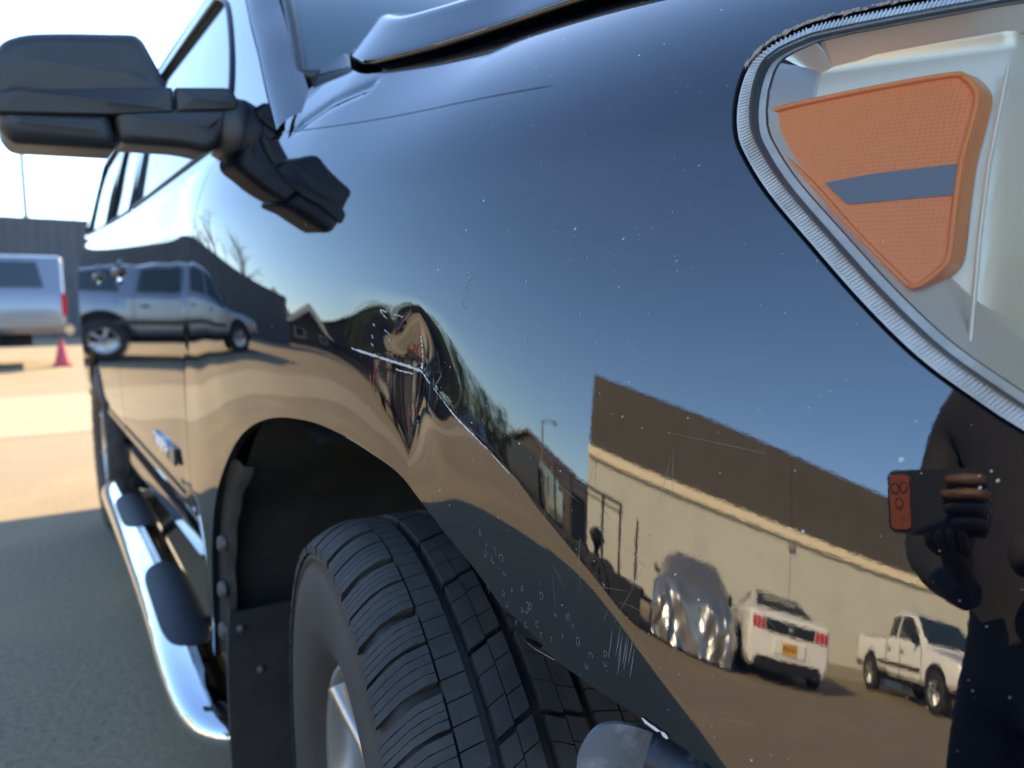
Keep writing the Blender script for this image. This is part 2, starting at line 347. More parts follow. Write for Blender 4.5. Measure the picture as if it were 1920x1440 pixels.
# ------------------------------------------------------------------ the black SUV
suv=empty('black_suv',(0,0,0),0,'dented black four door sport utility vehicle filling the foreground, headlight and pinched fender nearest','suv')
DOORF=cr([(-.322,1.356),(-.50,1.357),(-.60,1.352),(-.645,1.335),(-.673,1.282),(-.700,1.223),(-.765,1.122),(-.842,1.009),(-.873,.891),(-.874,.76),(-.857,.607),(-.80,.50)],5)
LIP=cr([(-.70,.36),(-.694,.397),(-.682,.517),(-.653,.637),(-.586,.739),(-.469,.832),(-.345,.893),(-.214,.928),(-.087,.941),(.012,.938),(.095,.926),(.144,.914),(.189,.891),(.231,.868),(.268,.849),(.303,.829),(.335,.806),(.352,.798)],6)
BOT=[(.362,.7965),(.387,.797),(.421,.794),(.442,.791),(.479,.788),(.509,.782),(.54,.777),(.62,.762),(.75,.75),(.93,.74)]
HOODE=cr([(-.345,1.500),(-.265,1.457),(-.20,1.429),(-.15,1.414),(-.094,1.409),(-.038,1.408),(.01,1.410),(.07,1.413),(.163,1.411),(.262,1.405),(.40,1.39),(.6,1.355),(.78,1.31),(.95,1.25)],5)
HL=cr([(.62,1.322),(.505,1.316),(.482,1.311),(.465,1.301),(.457,1.285),(.460,1.256),(.469,1.225),(.481,1.204),(.502,1.176),(.535,1.139),(.574,1.096),(.608,1.062),(.638,1.038),(.671,1.015),(.75,.968),(.85,.925),(.93,.91)],6)
HLP=HL+[(.95,1.0),(.95,1.24),(.80,1.29)]
rb_=[(-.80,.46),(-.70,.36)]
FEND=[(-.327,1.358)]+HOODE+[(.95,.74)]+BOT[::-1][1:]+LIP[::-1]+rb_[:1]+[(-.795,.50)]+DOORF[::-1][1:-1]
# keep 4 mm for the shut line at the door: shift the rear edge forwards
APIL0=[(-.318,1.356),(-.436,1.448)]
FEND=[(x+.004,z+.002) for x,z in APIL0]+[(-.41,1.466)]+HOODE+[(.95,.74)]+BOT[::-1][1:]+LIP[::-1]+[(x+.0045,z+.001) for x,z in DOORF[::-1]]
fender=panel('fender',H,(-.90,.952),(.33,1.51),.0025,FEND,PAINT,suv,exc=[HLP],depth=.014)
tag(fender,'front fender with a pinched dent and creased wheel flare')
# scored sheet: cowl strip between fender and windscreen pillar handled by pillar panel
def H0(x,z): return H(x,z,flare=False,dent=False)
SILL=[(-.80,.50),(-.875,.487),(-1.5,.475),(-2.72,.49)]
fd=[(x-.0,z) for x,z in DOORF]+SILL[1:3]+[(-2.07,.474),(-2.075,1.0),(-2.09,1.37),(-1.2,1.360)]
def DOORH(x,z):
    y=H0(x,z)
    # moulding along the lower door and a handle recess
    m=np.exp(-((z-.625)/.022)**4)*sstep(-.93,-1.0,x)*sstep(-2.8,-2.7,x)
    y=y-.013*m
    for hx in (-1.95,-2.66): y=y+.010*np.exp(-((x-hx)/.07)**4-((z-1.19)/.028)**4)
    return y
fdoor=panel('front_door',DOORH,(-2.11,-.32),(.45,1.40),.009,fd,PAINT,suv,depth=.02)
RW=(-3.1,.40)
rd=[(-2.08,.474),(-2.60,.486),(-2.60,.60),(-2.66,.80),(-2.78,1.0),(-2.83,1.2),(-2.84,1.385),(-2.095,1.372),(-2.08,1.0)]
rdoor=panel('rear_door',DOORH,(-2.85,-2.05),(.45,1.40),.012,[(x-.005,z) if x>-2 else (x,z) for x,z in rd],PAINT,suv,depth=.02)
arc=[(RW[0]+.47*math.cos(a),RW[1]+.47*math.sin(a)) for a in np.linspace(0,PI,24)]
RCP=[(-2.4,.3)]+[(-2.48,.4)]+[(RW[0]+.62*math.cos(a),RW[1]+.62*math.sin(a)) for a in np.linspace(0,PI,24)]+[(-3.72,.3)]
def QH(x,z):
    y=H0(x,z); y=y+.45*np.clip(-3.72-x,0,None)**2*1.2
    return y-.0*x
qp=[(-2.605,.488),(-2.605,.60),(-2.665,.80),(-2.785,1.0),(-2.835,1.2),(-2.845,1.385),(-4.10,1.40),(-4.16,1.1),(-4.14,.70),(-4.02,.52),(-3.60,.50),(-3.57,.40)]+arc[::-1][0:]
quarter=panel('quarter_panel',QH,(-4.2,-2.58),(.38,1.42),.015,qp,PAINT,suv,depth=.02)
# greenhouse: side frames lean inwards
def GH(x,z): return .058+.22*(z-1.356)+.16*np.clip(z-1.6,0,None)**2+.05*np.clip(-x-2.6,0,None)**2*0+.012*np.exp(-((z-1.36)/.02)**2)*0
APIL=cr([(-.318,1.353),(-.436,1.446),(-.546,1.538),(-.646,1.616),(-.754,1.703),(-.90,1.805),(-1.08,1.90)],5)
ROOFZ=1.94
def shift(p,dx,dz): return [(a+dx,b+dz) for a,b in p]
frame=shift(APIL,-.004,-.002)+[(-1.55,ROOFZ-.02),(-3.85,ROOFZ-.05),(-4.12,1.43),(-4.10,1.405),(-2.4,1.378),(-.9,1.362)]
win1=cr([(-.70,1.415),(-.735,1.53),(-.83,1.65),(-.98,1.77),(-1.16,1.845)],4)+[(-2.02,1.865),(-2.02,1.41)]
win2=[(-2.11,1.41),(-2.11,1.865),(-2.70,1.86),(-2.76,1.55),(-2.79,1.42)]
win3=[(-2.92,1.425),(-2.90,1.55),(-2.86,1.85),(-3.75,1.80),(-3.92,1.45)]
tri=[(-.50,1.385),(-.66,1.465),(-.83,1.56),(-.83,1.40)]
fr=panel('window_frame',GH,(-4.15,-.31),(1.34,1.95),.012,frame,PAINT,suv,exc=[win1,win2,win3],depth=.022)
def grow(p,d):
    cx=sum(a for a,b in p)/len(p); cz=sum(b for a,b in p)/len(p)
    return [(a+(d if a>cx else -d),b+(d if b>cz else -d)) for a,b in p]
for w_,nm in ((win1,'side_window'),(win2,'side_window'),(win3,'side_window')):
    panel(nm,GH,(-4.0,-.6),(1.37,1.90),.02,grow(w_,.012),GLASS,suv,off=-.010,depth=.004)
# black weather strips round the glass
wb=MB()
for w_ in (win1,win2,win3):
    q=w_+[w_[0]]; wb.tube([(a,float(GH(a,b))-.001,b) for a,b in q],.006,n=6,cap=False)
wb.build('weather_strip',PLAST,suv)
# shut line seal, pillar and cowl piece in front of the door frame
GHV=lambda x,z: GH(x,z)
def PV(s,t):
    """outer pillar sheet: s 0..1 along the pillar from cowl to roof, t 0..1 from door seam across to the glass"""
    i=s*(len(APIL)-1); k=int(min(i,len(APIL)-2)); f=i-k
    x=APIL[k][0]*(1-f)+APIL[k+1][0]*f; z=APIL[k][1]*(1-f)+APIL[k+1][1]*f
    y=float(GH(x,z))
    # rolls inboard
    w=.052
    return (x+.004+.030*t, y-.002+.012*(1-t)*0+w*(t**1.3), z+.004+.030*math.sin(t*PI/2))
V=[];F=[];ns,ntt=40,12
for a in range(ns+1):
    for b in range(ntt+1): V.append(PV(a/ns,b/ntt))
for a in range(ns):
    for b in range(ntt): i=a*(ntt+1)+b; F.append((i,i+1,i+ntt+2,i+ntt+1)[::-1])
mk('windscreen_pillar',V,F,PAINT,suv,smooth=True)
# cowl corner: closes between fender top, hood corner and pillar
# windscreen
WL=[(-.405,.128,1.470),(-.20,.45,1.462),(-.13,1.0,1.458),(-.20,1.55,1.462),(-.405,1.872,1.470)]
WT=[(-1.05,.240,1.925),(-.95,.6,1.965),(-.92,1.0,1.975),(-.95,1.4,1.965),(-1.05,1.76,1.925)]
V=[];F=[];a=cr(WL,6);b=cr(WT,6);nv=10
for k in range(nv+1):
    t=k/nv
    for p,q in zip(a,b): V.append(tuple(p[i]*(1-t)+q[i]*t+(.05*math.sin(PI*t) if i==0 else 0)+(.03*math.sin(PI*t) if i==2 else 0) for i in range(3)))
w=len(a)
for k in range(nv):
    for j in range(w-1): F.append((k*w+j,k*w+j+1,(k+1)*w+j+1,(k+1)*w+j))
mk('windscreen',V,F,GLASS,suv,smooth=True)
wm=MB(); wm.tube([V[k*w] for k in range(nv+1)],.011,n=8); wm.tube(V[:w],.012,n=8); wm.build('windscreen_seal',PLAST,suv)
# roof
RV=[];RF=[]
xsr=[-.93,-1.2,-1.5,-2.0,-2.6,-3.2,-3.7,-4.0,-4.12]
ysr=[.200,.24,.30,.45,.72,1.0,1.28,1.55,1.70,1.76,1.80]
for x in xsr:
    for y in ysr:
        e=(abs(y-1)/.80); zz=2.00-.065*e**6-.035*((x+2.3)/1.6)**2
        RV.append((x,y,zz))
ny=len(ysr)
for i in range(len(xsr)-1):
    for j in range(ny-1): k=i*ny+j; RF.append((k,k+1,k+ny+1,k+ny)[::-1])
mk('roof',RV,RF,PAINT,suv,smooth=True)
# hood: rolls up from the shut line
HP=[(.05,-.006),(.012,-.005),(.001,-.0035),(-.0025,.001),(-.001,.006),(.012,.024),(.028,.045),(.041,.062),(.050,.070),(.066,.076),(.13,.088),(.24,.102),(.45,.118),(.87,.128)]
hx=[h for h in HOODE if h[0]>-.258]
hcor=[(-.268,1.462),(-.262,1.458),(-.25,1.4525)]
V=[];F=[]; rows=[]
hp=cr([(a,b,0) for a,b in HP],4)
for k,(x,z) in enumerate(hx):
    y=float(H(x,z)); s=1.0
    t=min(1,(x+.258)/.02); t=max(t,0); lift=.017
    rows.append([(x-.0,min(1.0,y+p[0]*(1.0 if p[0]<.3 else 1.0)+.004),z+lift+p[1]*(.75+.25*t)) for p in hp])
for r in rows:
    r[-1]=(r[-1][0],1.0,r[-1][2])
    V+=r
n=len(hp)
for i in range(len(rows)-1):
    for j in range(n-1): k=i*n+j; F.append((k,k+1,k+n+1,k+n)[::-1])
hood=mk('hood',V,F,PAINT,suv,smooth=True)
# rear edge of the hood folded down, so that it has thickness
V2=[];F2=[]
for p in rows[0]: V2+= [p,(p[0]+.004,p[1],p[2]-.03)]
for i in range(n-1): F2.append((2*i,2*i+1,2*i+3,2*i+2))
for k_,r in enumerate(rows): pass
mk('hood_rear_edge',V2,F2,PAINTIN,suv)
gv=[];gf=[]
for x,z in [h for h in HOODE if h[0]>-.31]:
    y=float(H(x,z)); gv+=[(x,y+.006,z-.016),(x,1.0,z+.02)]
for i in range(len(gv)//2-1): gf.append((2*i,2*i+2,2*i+3,2*i+1))
gut=mk('hood_gutter',gv,gf,GAP,suv)
mk('hood_gutter',[(a,2-b_,c) for a,b_,c in gv],gf,GAP,suv)
# mirrored halves for the far side of the vehicle
ho=mk('hood',[(a,2-b,c) for a,b,c in V],[f[::-1] for f in F],PAINT,suv,smooth=True)
panel('fender',H0,(-.90,.952),(.33,1.51),.03,FEND,PAINT,suv,exc=[HLP],mirror=True)
panel('front_door',H0,(-2.11,-.32),(.45,1.40),.05,fd,PAINT,suv,mirror=True)
panel('rear_door',H0,(-2.85,-2.05),(.45,1.40),.05,rd,PAINT,suv,mirror=True)
panel('quarter_panel',QH,(-4.2,-2.58),(.38,1.42),.05,qp,PAINT,suv,mirror=True)
panel('window_frame',GH,(-4.15,-.31),(1.34,1.95),.03,frame,PAINT,suv,exc=[win1,win2,win3],mirror=True)
for w_ in (win1,win2,win3): panel('side_window',GH,(-4.0,-.6),(1.37,1.90),.03,grow(w_,.02),GLASS,suv,off=-.01,mirror=True)
# dark structure under the skin: blocks light through the cabin floor, engine bay and tailgate
b=MB(); b.box((-2.45,1.0,.60),(3.3,1.66,.16)); b.box((.35,1.0,.95),(.7,.86,.70)); b.box((-.80,1.0,.95),(.10,1.6,.75)); b.box((-4.0,1.0,1.05),(.12,1.84,.9)); b.build('chassis',GAP,suv)
b=MB(); b.box((-4.14,1.0,.62),(.22,1.9,.26),bev=.05); b.build('rear_bumper',PAINT,suv)
b=MB(); b.box((-4.13,1.0,1.02),(.10,1.56,.62),bev=.03); b.build('tailgate',PAINT,suv)
b=MB(); b.prism([(-4.10,1.34),(-4.02,1.34),(-3.86,1.88),(-3.91,1.88)],.24,1.76); b.build('rear_window',GLASS,suv)
for k in range(2):
    for yy in (.55,1.1):
        b=MB(); b.prism([(-1.30-1.0*k,.88),(-1.78-1.0*k,.86),(-1.90-1.0*k,1.58),(-1.80-1.0*k,1.60),(-1.70-1.0*k,1.08),(-1.32-1.0*k,1.06)],yy,yy+.46); b.build('seat',PLAST,suv)
b=MB(); b.box((.98,1.0,1.05),(.08,.9,.34),bev=.03); b.build('grille',CHROME,suv)
b=MB(); b.box((.90,1.0,.60),(.18,1.30,.30),bev=.05); b.build('front_bumper_bar',PAINT,suv)
# ---- wheel well
b=MB(); N_=36
prof=[]
for k in range(N_+1):
    a=1.45+(PI-1.1)*k/N_; r=.585 if a>PI/2 else .585; cx=-.16; cz=.42
    x=cx+.545*math.cos(a)+(.012*math.sin(a*9)); z=cz+.50*math.sin(a)+.012*math.cos(a*7)
    prof.append((x,z))
V=[];F=[]
ysl=[.030,.05,.12,.25,.45,.56]
for (x,z) in prof:
    for j,y in enumerate(ysl): V.append((x,y,z-(.0 if j>1 else .0)))
m_=len(ysl)
for i in range(len(prof)-1):
    for j in range(m_-1): k=i*m_+j; F.append((k,k+1,k+m_+1,k+m_))
mk('wheel_arch_liner',V,F,LINER,suv,smooth=True)
b=MB(); b.prism([(-.75,.25),(.55,.25),(.55,1.02),(-.75,1.02)],.575,.595); b.build('inner_well_wall',GAP,suv)
# liner flange along the rear of the opening, with two bolts
fl=cr([(-.705,.37),(-.700,.40),(-.690,.52),(-.662,.64),(-.60,.735),(-.50,.815)],8); FV=[];FF=[]
for i,(x,z) in enumerate(fl):
    y=float(H(x,z))+.006
    w1=.052+.006*math.sin(i*.9)
    FV+=[(x+.001,y,z),(x+.012,y+.012,z-.002),(x+w1-.008,y+.014,z-.008),(x+w1,y+.030,z-.010)]
for i in range(len(fl)-1):
    for j in range(3): k=4*i+j; FF.append((k,k+1,k+5,k+4))
mk('liner_flange',FV,FF,LINER,suv,smooth=True)
for (x,z) in ((-.640,.620),(-.655,.52),(-.665,.43)):
    b=MB(); b.lathe([(0,.001),(-.004,.004),(-.008,.010),(-.004,.016),(.004,.018)],(x+.006,.015,z),n=16); b.build('liner_bolt',mat('bolt',(.10,.10,.10),.5,metal=.3) if 'bolt' not in bpy.data.materials else bpy.data.materials['bolt'],suv)
b=MB(); mf=cr([(-.665,.475),(-.645,.482),(-.60,.47),(-.585,.40),(-.588,.15),(-.60,.12),(-.70,.12),(-.70,.2),(-.69,.4)],5,True)
V=[];n=len(mf)
# flap: a thick sheet crossing the vehicle behind the tyre
fl=MB(); 
pl=[(.012,.47),(.05,.485),(.27,.478),(.30,.44),(.30,.14),(.26,.12),(.03,.12),(.008,.15)]
for (xa,xb) in ((-.605,-.592),): fl.prism(cr(pl,5,True),xa,xb,axis='X')
flap=fl.build('mud_flap',LINER,suv)
for (y,z) in ((.035,.455),(.07,.36)):
    b=MB(); b.lathe([(.009,.001),(.007,.005),(.002,.009),(-.002,.010)],(-.592,y,z),axis='X',n=14); b.build('flap_screw',bpy.data.materials['bolt'],suv)
# ---- wheels
def wheel(name,c,full=True,out=-1):
    root=bpy.data.objects.new('front_wheel' if full else 'wheel',None); COL.objects.link(root); root.parent=suv; root.location=c
    R=.400; tw=.135
    b=MB()
    side=[(-.085,.215),(-.118,.235),(-.128,.27),(-.133,.31),(-.131,.345),(-.126,.356),(-.130,.3575),(-.1295,.362),(-.122,.376),(-.112,.3865),(-.100,.3905)]
    crown=[(-.06,.3885),(0,.3890),(.06,.3885)]
    prof=side+crown+[(-a,r) for a,r in side[::-1]]
    b.lathe(prof,(0,0,0),n=128); b.build('tyre',RUBSIDE if not full else RUBSIDE,root)
    # tread blocks: real geometry, many hundreds, so one part
    t=MB(); NP=58 if full else 48
    def blk(y0,y1,a0,a1,r0,r1,skew=0,bow=0,seg=3,sr0=None,sr1=None,wav=0,ph=0):
        """block between y0,y1 and angles a0,a1 following the crown"""
        V=[]
        for k in range(seg+1):
            s=k/seg; y=y0+(y1-y0)*s
            rr=r1-.9*max(0,abs(y)-.075)**2*9-.0012*abs(y)/.1
            sh=skew*s+bow*math.sin(PI*s)+ (wav*math.sin(s*18+ph) if wav else 0)
            for (a,r) in ((a0,r0),(a1,r0),(a1,rr),(a0,rr)):
                aa=a+sh; 
                V.append((r*math.cos(aa),y,r*math.sin(aa)))
        F=[]
        for k in range(seg):
            i=k*4
            F+= [(i+1,i+2,i+6,i+5),(i+2,i+3,i+7,i+6),(i+3,i,i+4,i+7)]
        F+= [(0,3,2,1),(seg*4,seg*4+1,seg*4+2,seg*4+3)]
        t.add(V,F)
    pa=2*PI/NP; Rt=.404; r0=.384
    for k in range(NP):
        a=k*pa
        if not full and k%1: continue
        for sgn in (-1,1):
            # outer shoulder: lugs split by sipes, running over onto the shoulder
            g=.26*pa if k%2==0 else .09*pa
            w3=(pa-g)/4
            for q in range(4):
                s0=a+q*w3; blk(sgn*.1315,sgn*.078,s0+.0010,s0+w3-.0010,.366,Rt,skew=sgn*-.030*0+.045,bow=.010,seg=5,wav=.0009,ph=q)
            # thin siped rib beside it
            for q in range(2):
                s0=a+q*pa/2+.045; blk(sgn*.0755,sgn*.052,s0+.0018,s0+pa/2-.0018,r0,Rt-.0004,skew=.012,seg=2)
        # two staggered ribs of z-shaped blocks
        if k%2==0:
            for (ya,yb,ph,sg) in ((-.041,-.006,.0,1),(.006,.041,.35,-1)):
                s0=a+ph*pa; L=2*pa
                for q in range(3):
                    w_=L/3-.007
                    gg=.016 if q==2 else .003
                    blk(ya,(ya+yb)/2-.0006,s0+q*L/3,s0+(q+1)*L/3-gg,r0,Rt+.0004,skew=.020*sg,seg=2)
                    blk((ya+yb)/2+.0006,yb,s0+q*L/3+.020*sg+(.008 if q!=1 else -.006),s0+(q+1)*L/3-gg+.020*sg+(.008 if q!=0 else -.006),r0,Rt+.0004,skew=.018*sg,seg=2)
    tr=t.build('tread_blocks',RUB,root); tag(tr,kind='stuff')
    rm=MB(); rm.lathe([(-.098,.221),(-.104,.214),(-.098,.206),(-.070,.198),(-.02,.192),(.06,.20),(.1,.216)],(0,0,0),n=96)
    rm.lathe([(-.052,.001),(-.056,.03),(-.052,.045),(-.040,.06),(-.05,.11),(-.055,.16),(-.048,.185),(-.03,.196)],(0,0,0),n=96); rim=rm.build('rim',RIM,root)
    for k in range(6):
        a=k*PI/3+.3; sp=MB(); sp.tube([(.045*math.cos(a),-.055,.045*math.sin(a)),(.12*math.cos(a),-.068,.12*math.sin(a)),(.20*math.cos(a),-.085,.20*math.sin(a))],[(.02,.008),(.022,.008),(.030,.008)],n=8); o=sp.build('spoke',RIM,root)
    return root
fw=wheel('front_wheel',(.04,.142,.398)); fw.rotation_euler=(0,.07,-.165); fw.scale=(1.03,1.12,1.03)
rw=wheel('rear_wheel',(-3.1,.138,.402),full=False)
for (x,nm) in ((0,'front_wheel'),(-3.1,'wheel')):
    c=copy_tree(fw if x==0 else rw,suv); c.scale=(1,1,1); c.location=(x,2-.20,.402); c.rotation_euler=(0,0,PI)
for ax_ in (-3.1,0):
    b=MB(); b.tube([(ax_,.34,.40),(ax_,1.66,.40)],.04); b.build('axle',GAP,suv)
# small white stone caught in the tread
b=MB(); b.box((.0,0,0),(.006,.005,.005),bev=.0015); st=b.build('tread_pebble',CHIP,suv); 
# ---- running board
rbp=cr([(-.735,.15,.180),(-.715,.07,.184),(-.700,.01,.200),(-.74,-.022,.232),(-.85,-.034,.272),(-1.0,-.034,.302),(-1.2,-.030,.318),(-1.6,-.022,.328),(-2.1,-.010,.325),(-2.45,.000,.318),(-2.54,.02,.312),(-2.57,.08,.305),(-2.57,.25,.30)],8)
b=MB(); b.tube([(a,b2+.022,c_) for a,b2,c_ in rbp],[(.070,.046)]*len(rbp),n=32); rbo=b.build('running_board',CHROME,suv)
def rbat(x):
    for p,q in zip(rbp[20:-16],rbp[21:-15]):
        if q[0]<=x<=p[0]: f=(x-p[0])/(q[0]-p[0]); return p[1]+(q[1]-p[1])*f,p[2]+(q[2]-p[2])*f
    return -.02,.32
for (xa,xb) in ((-.86,-1.34),(-1.72,-2.20)):
    V=[];F=[];n=40;mm=16
    for i in range(n+1):
        s_=i/n; x=xa+(xb-xa)*s_; e=max(.03,(1-abs(2*s_-1)**5))**.5; yc,zc=rbat(x)
        for j in range(mm+1):
            an=PI*(.54-.27*e)+PI*.54*e*j/mm; k=1.045+(.02 if (j%2 and 2<j<mm-2) else 0)
            V.append((x,yc+.022-.070*k*math.cos(an),zc+.046*k*math.sin(an)))
    for i in range(n):
        for j in range(mm): k=i*(mm+1)+j; F.append((k,k+mm+1,k+mm+2,k+1)[::-1])
    pd=mk('step_pad',V,F,PAD,suv,smooth=True)
    so_=pd.modifiers.new('thick','SOLIDIFY'); so_.thickness=.005; so_.offset=-1
for x in (-.98,-1.75,-2.45):
    b=MB(); b.tube([(x,.04,.31),(x,.16,.40),(x,.30,.50)],.014,n=8); b.box((x,.25,.47),(.09,.08,.05),bev=.01); b.build('step_bracket',GAP,suv)
b=MB(); b.prism([(-.78,.52),(-.80,.47),(-2.62,.46),(-2.62,.51)],.05,.12); b.build('rocker_panel',PAINT,suv)
# ---- door badge: raised chrome letters and a small plate
def txt(body,size,loc,rot,m,parent,name,ext=.002,pitch=.66):
    """one mesh per letter"""
    for i,chx in enumerate(body):
        c=bpy.data.curves.new(name,'FONT'); c.body=chx; c.size=size; c.extrude=ext; c.bevel_depth=ext*.25; c.resolution_u=3
        o=bpy.data.objects.new('tmp',c); COL.objects.link(o); dg=bpy.context.evaluated_depsgraph_get(); me=bpy.data.meshes.new_from_object(o.evaluated_get(dg)); me.materials.clear(); me.materials.append(m)
        bpy.data.objects.remove(o); q=bpy.data.objects.new(name,me); COL.objects.link(q); q.location=(loc[0]+i*size*pitch,loc[1],loc[2]); q.rotation_euler=rot; q.parent=parent
yb=float(DOORH(np.array(-1.2),np.array(.74)))
txt('TUNDRA',.055,(-1.34,yb-.004,.705),(PI/2,0,0),CHROME,suv,'badge_letter',.004)
b=MB(); b.box((-1.065,yb-.004,.722),(.075,.008,.045),bev=.003); b.build('badge_plate',mat('badge_blue',(.10,.13,.17),.3,metal=.6),suv)
# door handles
for hx in (-1.95,-2.66):
    y=float(H0(np.array(hx),np.array(1.19))); b=MB(); b.tube(cr([(hx+.10,y+.012,1.19),(hx+.085,y-.006,1.19),(hx,y-.014,1.19),(hx-.085,y-.006,1.19),(hx-.10,y+.012,1.19)],4),[(.008,.012)]*17,n=10); b.build('door_handle',PLAST,suv)
# ------------------------------------------------------------------ headlight
def off(poly,d):
    """polygon offset inwards by d (rough, vertex normals)"""
    P=np.array(poly); n=len(P); out=[]
    ar=sum(P[i][0]*P[(i+1)%n][1]-P[(i+1)%n][0]*P[i][1] for i in range(n)); sg=1 if ar>0 else -1
    for i in range(n):
        t=P[(i+1)%n]-P[i-1]; t/=max(np.linalg.norm(t),1e-9); out.append((P[i][0]-sg*t[1]*d,P[i][1]+sg*t[0]*d))
    return out
HS=lambda x,z: H0(x,z)
hlr=((.44,.96),(.88,1.34))
panel('lamp_gasket',HS,*hlr,.004,off(HLP,-.004),GAP,suv,exc=[off(HLP,.004)],off=-.006,depth=.02)
panel('lamp_lens_rim',HS,*hlr,.003,off(HLP,.003),FROST,suv,exc=[off(HLP,.0125)],off=-.0025,depth=.02)
lens=panel('lamp_lens',HS,*hlr,.006,off(HLP,.0118),LENS,suv,off=.0005,depth=.004)
panel('lamp_bezel',lambda x,z:HS(x,z)+.012,*hlr,.004,off(HLP,.0105),FROST,suv,exc=[off(HLP,.0160)],off=0,depth=.03)
# ribs moulded round the edge of the lens
rp=off(HLP,.0078); b=MB()
P=np.array(rp); acc=0; last=0
pts=[]
for i in range(len(P)-14):
    a,c=P[i],P[i+1]; L=np.linalg.norm(c-a); t=0
    while last<L: pts.append((a+(c-a)*last/L,(c-a)/L)); last+=.0026
    last-=L
for p,t in pts:
    nrm=np.array([-t[1],t[0]]); A=p-nrm*.0042; B=p+nrm*.0042
    b.tube([(A[0],float(HS(A[0],A[1]))+.0017,A[1]),(B[0],float(HS(B[0],B[1]))+.0017,B[1])],.00065,n=5,cap=False)
rb=b.build('lens_rib',FROST,suv); tag(rb,kind='stuff')
# inner reflector housing: side walls slope back to a chrome floor
def HD(d): return lambda x,z: HS(x,z)+d
def wallstrip(name,p0,d0,p1,d1,m):
    V=[];F=[];n=len(p0)
    for (a,b_),(c,d) in zip(p0,p1): V+=[(a,float(HS(a,b_))+d0,b_),(c,float(HS(c,d))+d1,d)]
    for i in range(n): j=(i+1)%n; F.append((2*i,2*i+1,2*j+1,2*j))
    return mk(name,V,F,m,suv,smooth=True)
LH2=mat('lamp_metal',(.80,.80,.76),.30,metal=.75)
wallstrip('reflector_wall',off(HLP,.015),.014,off(HLP,.034),.036,LH2)
def floorfn(x,z):
    y=HS(x,z)+.040
    # shallow bowl of the main lamp towards the front, with an upright step where it begins
    y=y+.030*sstep(.612,.640,x+(z-1.15)*.10)+.05*np.clip((x-.63)/.1,0,1)*np.clip(1-((z-1.13)/.16)**2,0,1)
    y=y+.012*sstep(1.275,1.295,z)*-1
    return y
wallstrip('reflector_skirt',off(HLP,.034),.036,off(HLP,.036),.115,LH2)
panel('reflector_bowl',floorfn,*hlr,.005,off(HLP,.032),LHOUSE,suv,depth=.004)
b=MB(); b.tube([(.608,float(floorfn(.60,1.26))-.003,1.26),(.613,float(floorfn(.60,1.19))-.003,1.19),(.618,float(floorfn(.60,1.14))-.003,1.14),(.628,float(floorfn(.60,1.06))-.003,1.06)],.0016,n=8); b.build('bowl_edge',LHOUSE,suv)
# amber side reflector
AM=[(.472,1.240),(.4797,1.247),(.53,1.2535),(.583,1.2578),(.5937,1.2538),(.6035,1.2398),(.605,1.2209),(.6046,1.1935),(.6067,1.1643),(.6097,1.1283),(.6066,1.1185),(.5987,1.1089),(.5908,1.1061),(.5857,1.1109),(.5526,1.1452),(.5194,1.1822),(.4833,1.2184),(.4746,1.23)]
AM=cr(AM,4,True)
af=lambda x,z: HS(x,z)+.020
panel('amber_reflector',af,(.46,.63),(1.09,1.28),.003,AM,AMBER,suv,depth=.016,rim=AMBEDGE)
b=MB(); q=off(AM,.002); b.tube([(a,float(af(a,c))-.001,c) for a,c in q+[q[0]]],.0022,n=6,cap=False); b.build('amber_rim',AMBEDGE,suv)
panel('amber_dark_reflection',lambda x,z:af(x,z)-.0012,(.5,.63),(1.16,1.24),.003,[(.5278,1.1842),(.5569,1.1885),(.6025,1.1913),(.605,1.170),(.5457,1.1672)],mat('band',(.16,.19,.24),.25),suv,depth=.001)  # dark reflection across the amber, modelled as a blue-grey strip
# flaking sealant along the upper edge of the lamp
b=MB(); sl_=cr([(.459,1.281),(.466,1.299),(.482,1.3105),(.505,1.3155),(.56,1.320),(.615,1.3225)],10)
for i in range(260):
    k=rng.randint(0,len(sl_)-1); f=rng.rand(); x=sl_[k][0]*(1-f)+sl_[k+1][0]*f; z=sl_[k][1]*(1-f)+sl_[k+1][1]*f
    x+=rng.randn()*.0006; z+=rng.randn()*.0010+.001; y=float(HS(x,z))-.0012
    L=.0012+.0028*rng.rand(); th=math.atan2(sl_[min(k+1,len(sl_)-1)][1]-sl_[k][1],sl_[min(k+1,len(sl_)-1)][0]-sl_[k][0])+rng.randn()*.15
    c,s_=math.cos(th),math.sin(th); w_=.0003+.0004*rng.rand()
    b.add([(x-L*c,y+.0006,z-L*s_),(x+w_*s_,y-.0006,z-w_*c-.0002),(x+L*c,y+.0006,z+L*s_),(x-w_*s_,y-.0009,z+w_*c)],[(0,1,2,3)])
sf=b.build('sealant_flakes',mat('sealant',(.42,.37,.30),.8),suv); tag(sf,kind='stuff')
